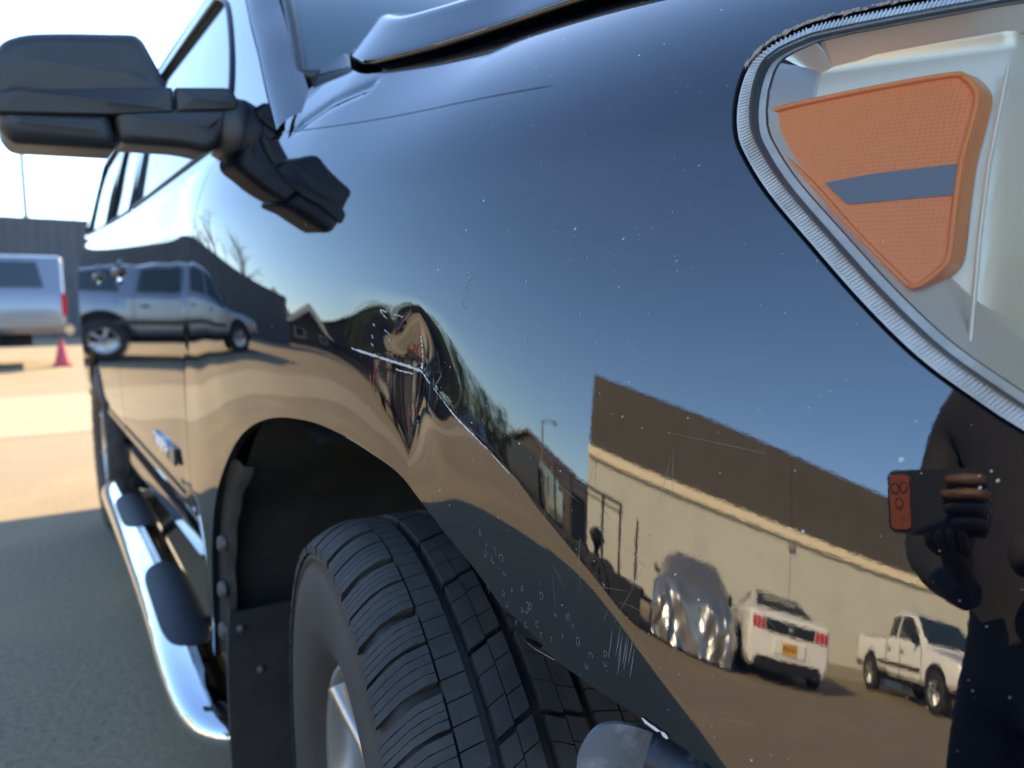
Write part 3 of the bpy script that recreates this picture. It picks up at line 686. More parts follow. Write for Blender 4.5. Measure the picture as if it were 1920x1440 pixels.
# ------------------------------------------------------------------ marks on the fender, proud of the paint
def decal(name,strokes,m,lift=.0006):
    """strokes: list of (pts (x,z), half width list)"""
    Q=[];F=[]
    for pts,wd in strokes:
        P=np.array(pts,float); n=len(P); k=len(Q)
        for i in range(n):
            t=P[min(i+1,n-1)]-P[max(i-1,0)]; t/=max(np.linalg.norm(t),1e-9); nn=np.array([-t[1],t[0]])
            w_=wd[i] if hasattr(wd,'__len__') else wd
            for s_ in (-1,1): Q.append(P[i]+nn*w_*s_)
        for i in range(n-1): a=k+2*i; F.append((a,a+2,a+3,a+1))
    Q=np.array(Q); y=H(Q[:,0],Q[:,1]); e=HN(Q[:,0],Q[:,1])
    V=np.stack([Q[:,0],y,Q[:,1]],-1)+e*lift
    o=mk(name,V,F,m,suv); return tag(o,kind='stuff')
def jag(pts,n,amp,w,wj=.8):
    P=cr(pts,max(2,n//max(1,len(pts)-1))); out=[];ws=[]
    for p in P: out.append((p[0]+rng.randn()*amp,p[1]+rng.randn()*amp)); ws.append(max(.00006,w*(1+wj*rng.randn())))
    ws[0]=ws[-1]=.00005
    return out,ws
st_=[]
cre=[p for p in CREASE if .05<p[0]<.34]
for a,b_,w_ in ((.028,.205,.0008),(.045,.10,.0012),(.105,.168,.0013),(.20,.30,.00045),(.235,.285,.0007),(.30,.335,.0004)):
    seg=[p for p in CREASE if a<p[0]<b_]; st_.append(jag(seg,60,.00022,w_,.45))
st_.append(jag([(.171,1.062),(.170,1.05),(.1685,1.035),(.167,1.027)],24,.0003,.0012))
st_.append(jag([(.130,1.024),(.145,1.0225),(.158,1.021)],26,.0003,.0005,.6))
for p in (((.098,1.087),(.112,1.078)),((.125,1.083),(.142,1.081)),((.108,1.066),(.118,1.062)),((.084,1.072),(.088,1.070)),((.082,1.060),(.085,1.056)),((.082,1.050),(.086,1.047)),((.112,1.085),(.098,1.088)),((.118,1.056),(.120,1.054))):
    st_.append(jag([p[0],((p[0][0]+p[1][0])/2,(p[0][1]+p[1][1])/2),p[1]],22,.0004,.00045,.7))
decal('paint_scrape',st_,CHIP)
rs=[]
for i in range(3):
    x=.085+rng.randn()*.006; z=1.03-rng.rand()*.02; rs.append(jag([(x,z),(x+.002,z-.012),(x+.006,z-.024)],10,.0003,.0004))
for i in range(5):
    x=.160+rng.randn()*.0035; z=1.005-rng.rand()*.03; rs.append(jag([(x,z),(x+.001,z-.015),(x+.002,z-.028)],10,.0002,.00035))
for i in range(3):
    x=.148+rng.randn()*.006; z=1.035+rng.rand()*.008; rs.append(jag([(x,z),(x+.004,z+.008),(x+.012,z+.009),(x+.015,z-.004)],10,.0002,.0004))
decal('red_reflection_streaks',rs,REDREFL,.0005)  # red streaks painted in place of a red reflection around the dent
# fine scratches
sc=[]
for i in range(26):
    x=.36+.2*rng.rand(); z=.80+.16*rng.rand(); L=.01+.03*rng.rand(); th=rng.choice([1.3,1.6,.1,-.6])+rng.randn()*.2
    sc.append(([(x,z),(x+L*math.cos(th)*.5,z+L*math.sin(th)*.5+.001),(x+L*math.cos(th),z+L*math.sin(th))],[.00003,.00009,.00003]))
for i in range(8):
    x=.46+.006*rng.randn(); z=.825+.006*rng.randn(); sc.append(([(x,z),(x+.002,z+.012),(x+.003,z+.024)],[.00008,.00022,.00005]))
sc.append(([(.47,1.0),(.52,.995),(.60,.985)],[.00003,.00007,.00003]))
for i in range(9): sc.append(([(.238+.003*rng.randn(),1.090+.004*i),(.240+.003*rng.randn(),1.094+.004*i)],[.0001,.0003]))
decal('hair_scratches',sc,mat('scratch',(.34,.34,.34),.6))
# stone chips
ch=[]
for (x,z,r) in [(.6137,.9974,.0018),(.66,.99,.0011),(.57,.945,.0012),(.653,.985,.0009),(.40,.85,.0008),(.495,.9,.0009)]+[(.2+.46*rng.rand(),.86+.32*rng.rand(),.0003+.0004*rng.rand()) for _ in range(70)]:
    n=7; pts=[(x+r*(k/6-.5)*1.4+rng.randn()*r*.1,z+rng.randn()*r*.15) for k in range(n)]; ch.append((pts,[r*.1,r*.6,r*.9,r,r*.8,r*.5,r*.1]))
decal('stone_chips',ch,CHIP)
# dried water spots on the lower flare: small rings
ws=[]
spots=[(.325,.856),(.322,.835),(.335,.842),(.348,.828),(.356,.834),(.352,.815),(.392,.838),(.407,.842),(.412,.836),(.40,.823),(.418,.825),(.432,.818),(.447,.826),(.447,.818),(.30,.875),(.297,.866),(.312,.872),(.29,.884),(.308,.862),(.375,.850),(.368,.822)]+[(.29+.17*rng.rand(),.80+.07*rng.rand()) for _ in range(12)]
for (x,z) in spots:
    r=.0009+.0014*rng.rand(); e=1.5+.5*rng.rand(); a0=rng.rand()*6; n=15; sp=3.5+2.8*rng.rand()
    if float(sdp(np.array([x]),np.array([z]),CPOLY)[0])<.01: continue
    pts=[(x+r*math.cos(a0+sp*k/n),z+r*e*math.sin(a0+sp*k/n)) for k in range(n+1)]; ws.append((pts,[.00006+.00014*abs(math.sin(k*.5+a0)) for k in range(n+1)]))
decal('water_spots',ws,mat('lime_ring',(.30,.32,.34),.6))
# bright bare edge of the wheel opening
b=MB(); lp=[p for p in LIP if p[0]>.02]+[(.362,.7965),(.387,.797)]
b.tube([(x,float(H(x,z))+.0016,z-.0006) for x,z in lp],.0010,n=6); b.build('lip_edge',mat('worn_edge',(.55,.53,.50),.5,metal=.2),suv)
# steel bracket and torn bumper corner under the fender
b=MB(); o_=Vector((.462,.085,.732))
pl=cr([(-.020,.034),(.0,.036),(.022,.026),(.028,.0),(.024,-.04),(-.04,-.04),(-.042,-.004),(-.034,.018)],5,True)
ax=RGT*1.0; n0=(-FWD)
V=[];F=[];nn=len(pl)
for dd in (0,.004):
    for (a,c) in pl: V.append(o_+Vector((.50,.62,0)).normalized()*a*1.1+Vector((-.10,-.12,.98))*c+Vector((-.75,.6,0)).normalized()*dd)
F=[tuple(range(nn)),tuple(range(2*nn-1,nn-1,-1))]+[(i,(i+1)%nn,nn+(i+1)%nn,nn+i) for i in range(nn)]
mk('bumper_bracket',V,F,STEEL,suv)
b=MB(); b.lathe([(0,.004),(.002,.010),(0,.0135)],(.447,.075,.722),n=20); b.build('bracket_hole_rim',GAP,suv)
pts_=[(.47,.095,.752),(.50,.115,.745),(.55,.145,.735),(.62,.19,.72)]
b=MB(); b.tube(pts_,[(.030,.022),(.038,.026),(.045,.03),(.05,.035)],n=16); b.build('bumper_corner',mat('bumper_blue',(.02,.028,.04),.45,noise=[(70,(.12,.14,.16),.55,.75)]),suv)
decal('torn_edge',[jag([(.482,.7885),(.494,.786),(.506,.783)],10,.0004,.0011)],mat('white_primer',(.85,.85,.85),.6),.0012)
# ------------------------------------------------------------------ door mirror
mroot=suv
def loftsec(name,secs,m,parent,n=28,e=3.2):
    """secs: list of (center, right vec, up vec, rw, uw, exponent)"""
    V=[];F=[]
    for (c,rv,uv,rw_,uw,ee) in secs:
        c=Vector(c);rv=Vector(rv);uv=Vector(uv)
        for k in range(n):
            t=2*PI*k/n; cc,ss=math.cos(t),math.sin(t)
            a=abs(cc)**(2/ee)*(1 if cc>0 else -1); b_=abs(ss)**(2/ee)*(1 if ss>0 else -1)
            V.append(c+rv*a*rw_+uv*b_*uw)
    for i in range(len(secs)-1):
        for k in range(n): F.append((i*n+k,i*n+(k+1)%n,(i+1)*n+(k+1)%n,(i+1)*n+k))
    F.append(tuple(range(n))[::-1]); F.append(tuple(range((len(secs)-1)*n,len(secs)*n)))
    return mk(name,V,F,m,parent,smooth=True)
# housing front outline in the y-z plane (outer tip to inner edge), pulled through x with rounding
MX=-.62
def roundpoly(P,R,n=5):
    out=[];L=len(P)
    for i in range(L):
        p=np.array(P[i],float);a=np.array(P[i-1],float)-p;b_=np.array(P[(i+1)%L],float)-p; la,lb=np.linalg.norm(a),np.linalg.norm(b_); r=R[i] if hasattr(R,'__len__') else R
        d=min(r,la*.45,lb*.45); A=p+a/la*d; B=p+b_/lb*d
        for k in range(n+1): t=k/n; out.append(tuple((1-t)**2*A+2*t*(1-t)*p+t*t*B))
    return out
def shell(name,outline,m,x0,x1,rnd,R=.02,parent=suv):
    """rounded block: outline (y,z) from x0 (front) back to x1, front edge rounded with radius rnd"""
    A=np.array(roundpoly(outline,R)); n=len(A); lo,hi=A.min(0),A.max(0); cen=(lo+hi)/2; hf=(hi-lo)/2; V=[];F=[]
    def ring(x,ins):
        k=1-ins/hf; k=np.maximum(k,.02)
        for q in A: V.append((x,cen[0]+(q[0]-cen[0])*k[0],cen[1]+(q[1]-cen[1])*k[1]))
    r_=min(rnd,hf.min()*.8); nr=9
    ring(x0+.002,hf.min()*.97); ring(x0+.0015,hf.min()*.90 if hf.min()*.9>r_ else r_)
    for k in range(nr): th=PI/2*k/(nr-1); ring(x0-rnd*(1-math.cos(th)),r_*(1-math.sin(th)))
    ring(x1+.004,0); ring(x1,.003)
    nrow=nr+4; ar=sum(A[i][0]*A[(i+1)%n][1]-A[(i+1)%n][0]*A[i][1] for i in range(n))
    for i in range(nrow-1):
        for k in range(n):
            f_=(i*n+k,(i+1)*n+k,(i+1)*n+(k+1)%n,i*n+(k+1)%n); F.append(f_ if ar>0 else f_[::-1])
    f0=tuple(range(n)); f1=tuple(range((nrow-1)*n,nrow*n)); F+=[f0,f1[::-1]] if ar>0 else [f0[::-1],f1]
    return mk(name,V,F,m,parent,smooth=[True]*((nrow-1)*n)+[True,False])
PL2=PLAST
# coordinates in (y,z) at the plane of the mirror
shell('mirror_cap',[(-.302,1.405),(-.303,1.462),(-.288,1.498),(-.255,1.515),(-.200,1.527),(-.090,1.546),(-.064,1.497),(-.044,1.45),(-.046,1.42)],PL2,MX+.055,MX-.07,.026,[.006,.04,.04,.04,.03,.016,.04,.01,.006])
shell('mirror_band',[(-.304,1.418),(-.305,1.382),(-.141,1.402),(-.046,1.420),(-.046,1.461)],PL2,MX+.062,MX-.072,.006,[.012,.012,.004,.004,.004])
shell('mirror_underside',[(-.300,1.392),(-.299,1.364),(-.284,1.344),(-.139,1.350),(-.134,1.362),(-.143,1.410)],PL2,MX+.058,MX-.07,.024,[.006,.02,.03,.01,.004,.004])
shell('mirror_arm_cover',[(-.139,1.412),(-.131,1.360),(-.032,1.364),(.016,1.357),(.042,1.400),(.050,1.443)],PL2,MX+.059,MX-.045,.016,[.004,.012,.02,.03,.02,.006])
shell('mirror_arm',[(-.042,1.419),(-.042,1.462),(.052,1.476),(.066,1.45),(.062,1.438)],PL2,MX+.0615,MX-.045,.008,[.004,.004,.02,.02,.01])
shell('mirror_glass',[(-.29,1.37),(-.29,1.47),(-.25,1.505),(-.10,1.53),(-.06,1.45),(-.15,1.37)],mat('mirror_silver',(.8,.82,.85),.02,metal=1),MX-.071,MX-.076,.002,.03)
# foot that carries the arm on the door sail
def hull(name,secs,m,parent):
    n=20;V=[];F=[]
    for (c,a,b_,ra,rb_) in secs:
        c=Vector(c);a=Vector(a).normalized();b_=Vector(b_).normalized()
        for k in range(n):
            t=2*PI*k/n; x,y=math.cos(t),math.sin(t); q=(abs(x)**2.6+abs(y)**2.6)**(-1/2.6); V.append(c+a*x*q*ra+b_*y*q*rb_)
    for i in range(len(secs)-1):
        for k in range(n): F.append((i*n+k,i*n+(k+1)%n,(i+1)*n+(k+1)%n,(i+1)*n+k))
    F.append(tuple(range(n))[::-1]); F.append(tuple(range((len(secs)-1)*n,len(secs)*n))); return mk(name,V,F,m,parent,smooth=True)
hull('mirror_foot',[((MX+.006,.030,1.412),(1,0,0),(0,0,1),.050,.050),((MX+.008,.055,1.408),(1,0,0),(0,0,1),.056,.060),((MX+.012,.085,1.405),(1,0,0),(0,0,1),.064,.060)],PL2,suv)
decal('panel_seam',[(HLINE,[.00003]+[.00035]*(len(HLINE)-2)+[.00005])],GAP,.0007)
# ------------------------------------------------------------------ other vehicles
def loftcar(st,name,m,parent,n_mir=True):
    """st: stations (x, rows[(halfwidth,z)...]); builds a closed mirrored loft"""
    V=[];F=[];nr=len(st[0][1]); R=2*nr
    for x,rows in st:
        for (w_,z) in rows: V.append((x,w_,z))
        for (w_,z) in rows[::-1]: V.append((x,-w_,z))
    for i in range(len(st)-1):
        for k in range(R): F.append((i*R+k,(i+1)*R+k,(i+1)*R+(k+1)%R,i*R+(k+1)%R))
    F.append(tuple(range(R))); F.append(tuple(range((len(st)-1)*R,len(st)*R))[::-1])
    o=mk(name,V,F,m,parent,smooth=True)
    md=o.modifiers.new('bevel','BEVEL'); md.width=.035; md.segments=3; md.limit_method='ANGLE'; md.angle_limit=math.radians(24)
    return o
def lerp(a,b,t): return a+(b-a)*t
def on(st,x,side,r0,r1,t):
    """point on the loft at station x between row r0 and r1"""
    for (xa,ra),(xb,rb_) in zip(st[:-1],st[1:]):
        if min(xa,xb)<=x<=max(xa,xb):
            f=(x-xa)/(xb-xa) if xb!=xa else 0
            A=[lerp(ra[r0][k],rb_[r0][k],f) for k in (0,1)]; B=[lerp(ra[r1][k],rb_[r1][k],f) for k in (0,1)]
            return Vector((x,side*lerp(A[0],B[0],t),lerp(A[1],B[1],t)))
    raise ValueError(x)
def patch(st,name,xs0,xs1,side,r0,r1,t0,t1,m,parent,lift=.008,nx=6):
    """quad patch on the side of a loft; xs0/xs1 = (x at bottom, x at top) of both ends"""
    V=[];F=[]
    for i in range(nx+1):
        f=i/nx
        for t,q in ((t0,0),(t1,1)):
            x=lerp(xs0[q],xs1[q],f); p=on(st,x,side,r0,r1,t); p.y+=side*lift; p.z+=lift*.3; V.append(p)
    for i in range(nx): F.append((2*i,2*i+2,2*i+3,2*i+1))
    # give it thickness
    k=len(V); V+=[Vector((v.x,v.y-side*.02,v.z)) for v in V]
    F+=[tuple(q+k for q in f[::-1]) for f in F]
    for i in range(nx):
        F.append((2*i,2*i+2,2*i+2+k,2*i+k)); F.append((2*i+1,2*i+3,2*i+3+k,2*i+1+k))
    return mk(name,V,F,m,parent)
TY=mat('far_tyre',(.02,.02,.02),.8)
def carwheel(parent,x,y,r,w_,side,rimm):
    root=bpy.data.objects.new('wheel',None); COL.objects.link(root); root.parent=parent; root.location=(x,y,r)
    b=MB(); b.lathe([(-w_/2,r*.6),(-w_/2,r*.93),(-w_*.4,r),(w_*.4,r),(w_/2,r*.93),(w_/2,r*.6)],(0,0,0),n=28); b.build('tyre',TY,root)
    b=MB(); s=side
    b.lathe([(s*w_*.30,.001),(s*w_*.34,r*.2),(s*w_*.30,r*.3),(s*w_*.36,r*.5),(s*w_*.48,r*.62)],(0,0,0),n=24); b.build('rim',rimm,root)
    for k in range(5):
        a=k*2*PI/5; sp=MB(); sp.tube([(r*.1*math.cos(a),s*w_*.42,r*.1*math.sin(a)),(r*.58*math.cos(a),s*w_*.46,r*.58*math.sin(a))],.03,n=6); sp.build('spoke',rimm,root)
def arch(parent,x,z,r,side,hw):
    """dark wheel opening standing 4 mm proud of the flank"""
    b=MB(); pts=[(x+r*math.cos(a),z+r*math.sin(a)) for a in np.linspace(-.25,PI+.25,22)]
    b.prism(pts,side*(hw-.05),side*(hw+.006)); return b.build('wheel_arch',GAP,parent)
WHITE=mat('white_paint',(.80,.79,.75),.25,coat=.6,noise=[(4,(.70,.69,.64),.5,.8)])
SILV=mat('silver_paint',(.22,.245,.29),.28,metal=.55,coat=.7)
DKRIM=mat('dark_rim',(.05,.05,.055),.4,metal=.5); LTRIM=mat('light_rim',(.6,.6,.6),.3,metal=.8)
CGL=mat('car_glass',(.02,.03,.035),.03,ior=1.6)
REDL=mat('red_lamp',(.55,.01,.02),.15,ior=1.6); BLK=mat('black_trim',(.012,.012,.014),.35)
# ---- white coupe, tail towards us
def coupe():
    t=empty('white_coupe',(2.75,-11.0,0),-PI/2,'white fastback coupe parked nose to the wall, tail with three bar red lamps facing us','car')
    W_=.94
    def S_(x,w,z0,zs,wr,zt): return (x,[(w*.90,z0),(w,z0+.12),(w*1.0,(z0+zs)/2),(w*.985,zs-.06),(w*.95,zs),(wr,zt-.02),(wr*.6,zt)])
    st=[S_(-2.38,.84,.34,.98,.80,1.0),S_(-2.33,.88,.24,1.03,.84,1.05),S_(-2.0,.95,.20,1.03,.80,1.07),S_(-1.75,.955,.20,1.02,.76,1.09),S_(-.95,.95,.20,1.0,.62,1.30),S_(-.45,.945,.19,.99,.60,1.375),S_(.05,.94,.19,.98,.60,1.36),S_(.85,.94,.19,.97,.70,1.02),S_(1.3,.94,.2,.92,.72,.97),S_(2.0,.92,.2,.83,.70,.87),S_(2.3,.84,.24,.72,.66,.75),S_(2.38,.76,.30,.62,.6,.64)]
    loftcar(st,'body',WHITE,t)
    for s in (-1,1):
        patch(st,'side_window',(-1.1,-.75),(.65,.15),s,4,5,.12,.90,CGL,t,.006)
        arch(t,-1.40,.36,.37,s,.95); arch(t,1.42,.36,.37,s,.935)
        carwheel(t,-1.40,s*.86,.34,.22,s,DKRIM); carwheel(t,1.42,s*.86,.34,.22,s,DKRIM)
        b=MB(); b.box((.55,s*1.02,1.0),(.10,.20,.13),bev=.04); b.build('door_mirror',BLK,t)
        for k in range(3):
            b=MB(); b.box((-2.385,s*(.78-.095*k),.865),(.05,.07,.17),bev=.012); b.build('tail_lamp_bar',REDL,t)
    # fastback glass
    b=MB(); b.add([(-1.72,.66,1.115),(-1.72,-.66,1.115),(-.62,-.50,1.375),(-.62,.50,1.375)],[(0,1,2,3)]); b.add([(-1.72,.66,1.09),(-1.72,-.66,1.09),(-.62,-.50,1.34),(-.62,.50,1.34)],[(3,2,1,0)]); b.build('rear_window',CGL,t)
    b=MB(); b.box((-2.375,0,.865),(.05,1.06,.19),bev=.01); b.build('tail_panel',BLK,t)
    b=MB(); b.box((-2.40,0,.865),(.015,.09,.06),bev=.01); b.build('tail_emblem',CHROME,t)
    b=MB(); b.box((-2.385,0,.58),(.06,.72,.26),bev=.03); b.build('plate_recess',WHITE,t)
    b=MB(); b.box((-2.425,0,.58),(.012,.34,.165),bev=.004); p=b.build('number_plate',mat('plate_amber',(.75,.38,.04),.5),t)
    for k in range(6):
        g=MB(); g.box((-2.433,-.115+.046*k,.585),(.006,.022,.075)); g.build('plate_character',BLK,p)
    b=MB(); b.box((-2.34,0,.30),(.16,1.46,.20),bev=.04); b.build('diffuser',BLK,t)
    for s in (-1,1): b=MB(); b.lathe([(-.05,.045),(.05,.045),(.05,.035)],(-2.42,s*.55,.27),axis='X',n=14); b.build('exhaust_tip',CHROME,t)
    b=MB(); b.box((-2.28,0,1.075),(.14,1.5,.025),bev=.01); b.build('deck_spoiler',WHITE,t)
    b=MB()
    for s in (-1,1): b.box((-.5,s*.62,1.30),(.02,.02,.02))
    return t
coupe()
# ---- pickups from one builder
def pickup(name,loc,rz,paintm,label,cat,*,canopy=False,rimm=LTRIM,crew=False,mould=True,lamp=True,rwx=-1.72):
    t=empty(name,loc,rz,label,cat,'pickups parked in the yard')
    def S_(x,w,z0,zs,wr,zt): return (x,[(w*.92,z0),(w,z0+.10),(w*1.0,(z0+zs)/2),(w*.99,zs-.05),(w*.965,zs),(wr,zt-.03),(wr*.6,zt)])
    zb=1.22; cabR=-.75 if not crew else -.95
    wr=.70
    bedtop=1.80 if canopy else zb+.01
    bw=.80 if canopy else .90
    st=[S_(-2.78,.92,.62,zb-.02,bw-.03,bedtop-.02 if canopy else zb),S_(-2.72,.96,.55,zb,bw,bedtop)]
    st+=[S_(cabR-.07,.97,.50,zb,bw,bedtop),S_(cabR,.97,.48,zb,.78,1.26 if not canopy else 1.80),S_(cabR+.10,.97,.46,zb,.74,1.78),S_(cabR+.4,.97,.46,zb,.72,1.86),S_(.15,.97,.46,zb-.01,.70,1.86),S_(.45,.97,.46,zb-.01,.70,1.81),S_(1.15,.97,.46,zb-.03,.80,1.27),S_(1.25,.96,.46,zb-.06,.82,1.20),S_(2.1,.95,.48,zb-.13,.80,1.12),S_(2.55,.92,.55,zb-.22,.76,1.03),S_(2.62,.86,.60,zb-.32,.72,.93)]
    loftcar(st,'body',paintm,t)
    if not canopy:
        b=MB(); b.box((-1.79,0,zb+.012),(1.75,1.55,.02)); b.build('bed_opening',GAP,t)
    for s in (-1,1):
        if crew:
            patch(st,'side_window',(-.88,-.80),(-.08,-.10),s,4,5,.10,.88,CGL,t); patch(st,'side_window',(0,-.02),(1.02,.42),s,4,5,.10,.88,CGL,t)
        else:
            patch(st,'side_window',(-.66,-.60),(-.22,-.20),s,4,5,.10,.88,CGL,t); patch(st,'side_window',(-.12,-.12),(1.02,.42),s,4,5,.10,.88,CGL,t)
        if canopy: patch(st,'canopy_window',(-2.50,-2.42),(-1.15,-1.15),s,4,5,.10,.85,CGL,t)
        arch(t,rwx,.47,.47,s,.97); arch(t,1.72,.47,.47,s,.955)
        carwheel(t,rwx,s*.87,.39,.26,s,rimm); carwheel(t,1.72,s*.87,.39,.26,s,rimm)
        for x in ((-.73,.05,1.12) if not crew else (-.93,.0,1.10)):
            b=MB(); b.box((x,s*.975,.83),(.012,.012,.70)); b.build('door_gap',BLK,t)
        if mould:
            b=MB(); b.box((.1,s*.985,.72),(1.9,.03,.09),bev=.01); b.build('side_moulding',BLK,t); b=MB(); b.box((-1.02,s*.985,.72),(.42,.03,.09),bev=.01); b.build('side_moulding',BLK,t)
        for x in ((-.55,.20) if not crew else (-.75,.15)): b=MB(); b.box((x,s*.99,1.02),(.14,.035,.05),bev=.012); b.build('door_handle',BLK,t)
        b=MB(); b.box((1.0,s*1.10,1.30),(.10,.22,.20),bev=.04); b.build('door_mirror',BLK,t)
        b=MB(); b.box((-2.76,s*.89,1.0),(.08,.13,.38),bev=.02); b.build('tail_lamp',REDL,t)
        b=MB(); b.box((2.60,s*.72,.86),(.10,.30,.16),bev=.03); b.build('headlight',CHROME,t)
    b=MB(); b.add([(.50,.66,1.80),(.50,-.66,1.80),(1.17,-.78,1.28),(1.17,.78,1.28)],[(0,1,2,3)]); b.add([(.48,.66,1.78),(.48,-.66,1.78),(1.15,-.78,1.26),(1.15,.78,1.26)],[(3,2,1,0)]); b.build('windscreen',CGL,t)
    b=MB(); b.box((-2.82,0,.60),(.14,1.86,.20),bev=.04); b.build('rear_bumper',CHROME,t)
    b=MB(); b.box((2.66,0,.60),(.14,1.84,.22),bev=.04); b.build('front_bumper',CHROME,t)
    b=MB(); b.box((2.62,0,.86),(.06,1.0,.22),bev=.02); b.build('grille',BLK,t)
    b=MB(); b.box((0,0,.42),(4.6,1.5,.16)); b.build('chassis',GAP,t)
    return t
pickup('white_pickup',(7.30,-10.6,0),math.radians(88),WHITE,'white extended cab pickup with black side moulding parked in front of the long wall','pickup truck')
sp=pickup('silver_pickup',(-14.2,-2.35,0),-PI/2,SILV,'silver crew cab pickup with a closed canopy parked across the yard before the dark fence','pickup truck',canopy=True,crew=True,rimm=LTRIM,rwx=-1.42)
pickup('dark_pickup',(-8.6,-19.5,0),math.radians(70),mat('dark_paint',(.012,.014,.018),.2,coat=.5),'dark grey pickup parked far off beside the low houses','pickup truck',rimm=DKRIM)
t_=pickup('maroon_pickup',(-14.5,-17.5,0),math.radians(75),mat('maroon_paint',(.10,.012,.014),.2,coat=.5),'dark red pickup parked far off under the evergreen','pickup truck',rimm=DKRIM)
# ---- covered car beside the trailer
def covered():
    m=mat('car_cover',(.42,.42,.42),.27,metal=.75)
    t=empty('covered_car',(.62,-10.9,0),-PI/2,'car under a crumpled silver cover left of the white coupe','covered car')
    V=[];F=[];n=110;mm=64
    prof=[(-2.4,.9,.0),(-2.36,.93,.80),(-2.1,.95,1.02),(-1.5,.93,1.20),(-.7,.90,1.48),(.2,.90,1.50),(1.0,.93,1.15),(2.0,.92,.98),(2.35,.88,.72),(2.4,.86,0)]
    for i in range(n+1):
        f=i/n*(len(prof)-1); k=min(int(f),len(prof)-2); u=f-k; x=lerp(prof[k][0],prof[k+1][0],u); w_=lerp(prof[k][1],prof[k+1][1],u); h=lerp(prof[k][2],prof[k+1][2],u)
        for j in range(mm+1):
            a=PI*j/mm; cc=math.cos(a); ss=math.sin(a)
            y=w_*(abs(cc)**.55)*(1 if cc>0 else -1); z=max(.05,h*(ss**.45) if ss>0 else .05)
            low=1-z/1.5
            r1=math.sin(x*7+y*9+z*5)*.05*(low+.35)+math.sin(x*19-z*11+y*17)*.035+math.sin(y*23+x*6+math.sin(z*9))*.05*(low+.3)+abs(math.sin(y*6+x*9))*.04
            V.append((x+r1*.8,y*(1+r1*.8),z+r1*.5*(1-low)))
    for i in range(n):
        for j in range(mm): k=i*(mm+1)+j; F.append((k,k+1,k+mm+2,k+mm+1))
    mk('cover',V,F,m,t,smooth=True)
    for s in (-1,1):
        b=MB(); b.tube([(.75,s*.93,1.05),(.75,s*1.08,1.08)],.05); b.box((.75,s*1.12,1.10),(.14,.16,.14),bev=.05); b.build('door_mirror',BLK,t)
        carwheel(t,-1.4,s*.85,.33,.22,s,DKRIM); carwheel(t,1.4,s*.85,.33,.22,s,DKRIM)
covered()
# ---- frame rack on a low dark trailer, added to fill a dark shadow zone
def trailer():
    t=empty('rack_added_trailer',(-2.3,-9.2,0),math.radians(-4),'upright steel frame on an added dark flatbed trailer filling a shadow zone left of the covered car','trailer')
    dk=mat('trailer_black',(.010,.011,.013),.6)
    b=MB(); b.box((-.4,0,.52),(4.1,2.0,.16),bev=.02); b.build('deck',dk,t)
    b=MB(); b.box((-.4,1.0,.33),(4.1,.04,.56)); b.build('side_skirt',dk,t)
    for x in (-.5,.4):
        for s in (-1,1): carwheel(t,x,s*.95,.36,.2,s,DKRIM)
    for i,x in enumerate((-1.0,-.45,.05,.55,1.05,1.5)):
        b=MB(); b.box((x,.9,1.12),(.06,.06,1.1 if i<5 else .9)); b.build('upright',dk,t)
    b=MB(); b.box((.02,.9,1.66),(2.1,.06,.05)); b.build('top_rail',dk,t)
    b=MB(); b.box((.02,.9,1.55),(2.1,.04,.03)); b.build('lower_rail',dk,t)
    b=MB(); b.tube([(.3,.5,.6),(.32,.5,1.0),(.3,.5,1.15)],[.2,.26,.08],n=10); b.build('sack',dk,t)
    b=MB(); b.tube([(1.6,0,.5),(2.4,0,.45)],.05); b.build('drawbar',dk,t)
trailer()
b=empty('dark_van',(-6.6,-13.6,0),math.radians(80),'black van parked beyond the trailer near the corner of the wall','van')
bb=MB(); bb.box((0,0,1.1),(4.6,1.9,1.5),bev=.25); bb.build('body',mat('van_black',(.012,.012,.014),.15,coat=.6),b)
for s in (-1,1):
    bb=MB(); bb.box((.9,s*.955,1.45),(1.1,.02,.5),bev=.009); bb.build('side_window',CGL,b)
    for x in (-1.4,1.4): carwheel(b,x,s*.88,.34,.22,s,LTRIM)
bb=MB(); bb.box((-2.31,0,1.45),(.02,1.5,.5),bev=.009); bb.build('rear_window',CGL,b)
for s in (-1,1): bb=MB(); bb.box((-2.31,s*.82,1.0),(.04,.14,.35),bev=.01); bb.build('tail_lamp',REDL,b)
# ------------------------------------------------------------------ long tilt-up building
bld=empty('long_building',(0,-14.7,0),0,'long beige walled building with a dark upper band and pale ledge','building')
BEI=mat('beige_wall',(.58,.56,.47),.85,noise=[(.8,(.52,.50,.42),.4,.7),(14,(.60,.58,.49),.5,.8)],bump=(40,.2,.003))
BAND=mat('dark_band',(.085,.075,.062),.85,noise=[(1.2,(.07,.062,.052),.4,.7)],bump=(60,.2,.003))
LEDGE=mat('pale_ledge',(.85,.72,.50),.8,noise=[(20,(.72,.60,.42),.5,.8)])
X0,X1=-4.15,40
edges=[X0,4.1,12.3,20.5,28.7,X1]
for a,c in zip(edges[:-1],edges[1:]):
    b=MB(); b.box(((a+c)/2,-.15,1.50),(c-a-.022,.30,3.0)); b.build('wall_panel',BEI,bld)
    b=MB(); b.box(((a+c)/2,-.15,4.22),(c-a-.022,.296,1.86)); b.build('parapet_panel',BAND,bld)
b=MB(); b.box(((X0+X1)/2,-.35,2.5),(X1-X0-.04,.30,5.0)); b.build('wall_core',BAND,bld)
b=MB(); b.box(((X0+X1)/2,-.06,3.14),(X1-X0,.40,.26),bev=.02); b.build('ledge',LEDGE,bld)
b=MB(); b.box(((X0+X1)/2,-7,2.5),(X1-X0-.1,13,4.8)); b.build('roof_block',BEI,bld)
b=MB(); b.box(((X0+X1)/2,-.20,5.17),(X1-X0,.42,.04)); b.build('coping',BAND,bld)
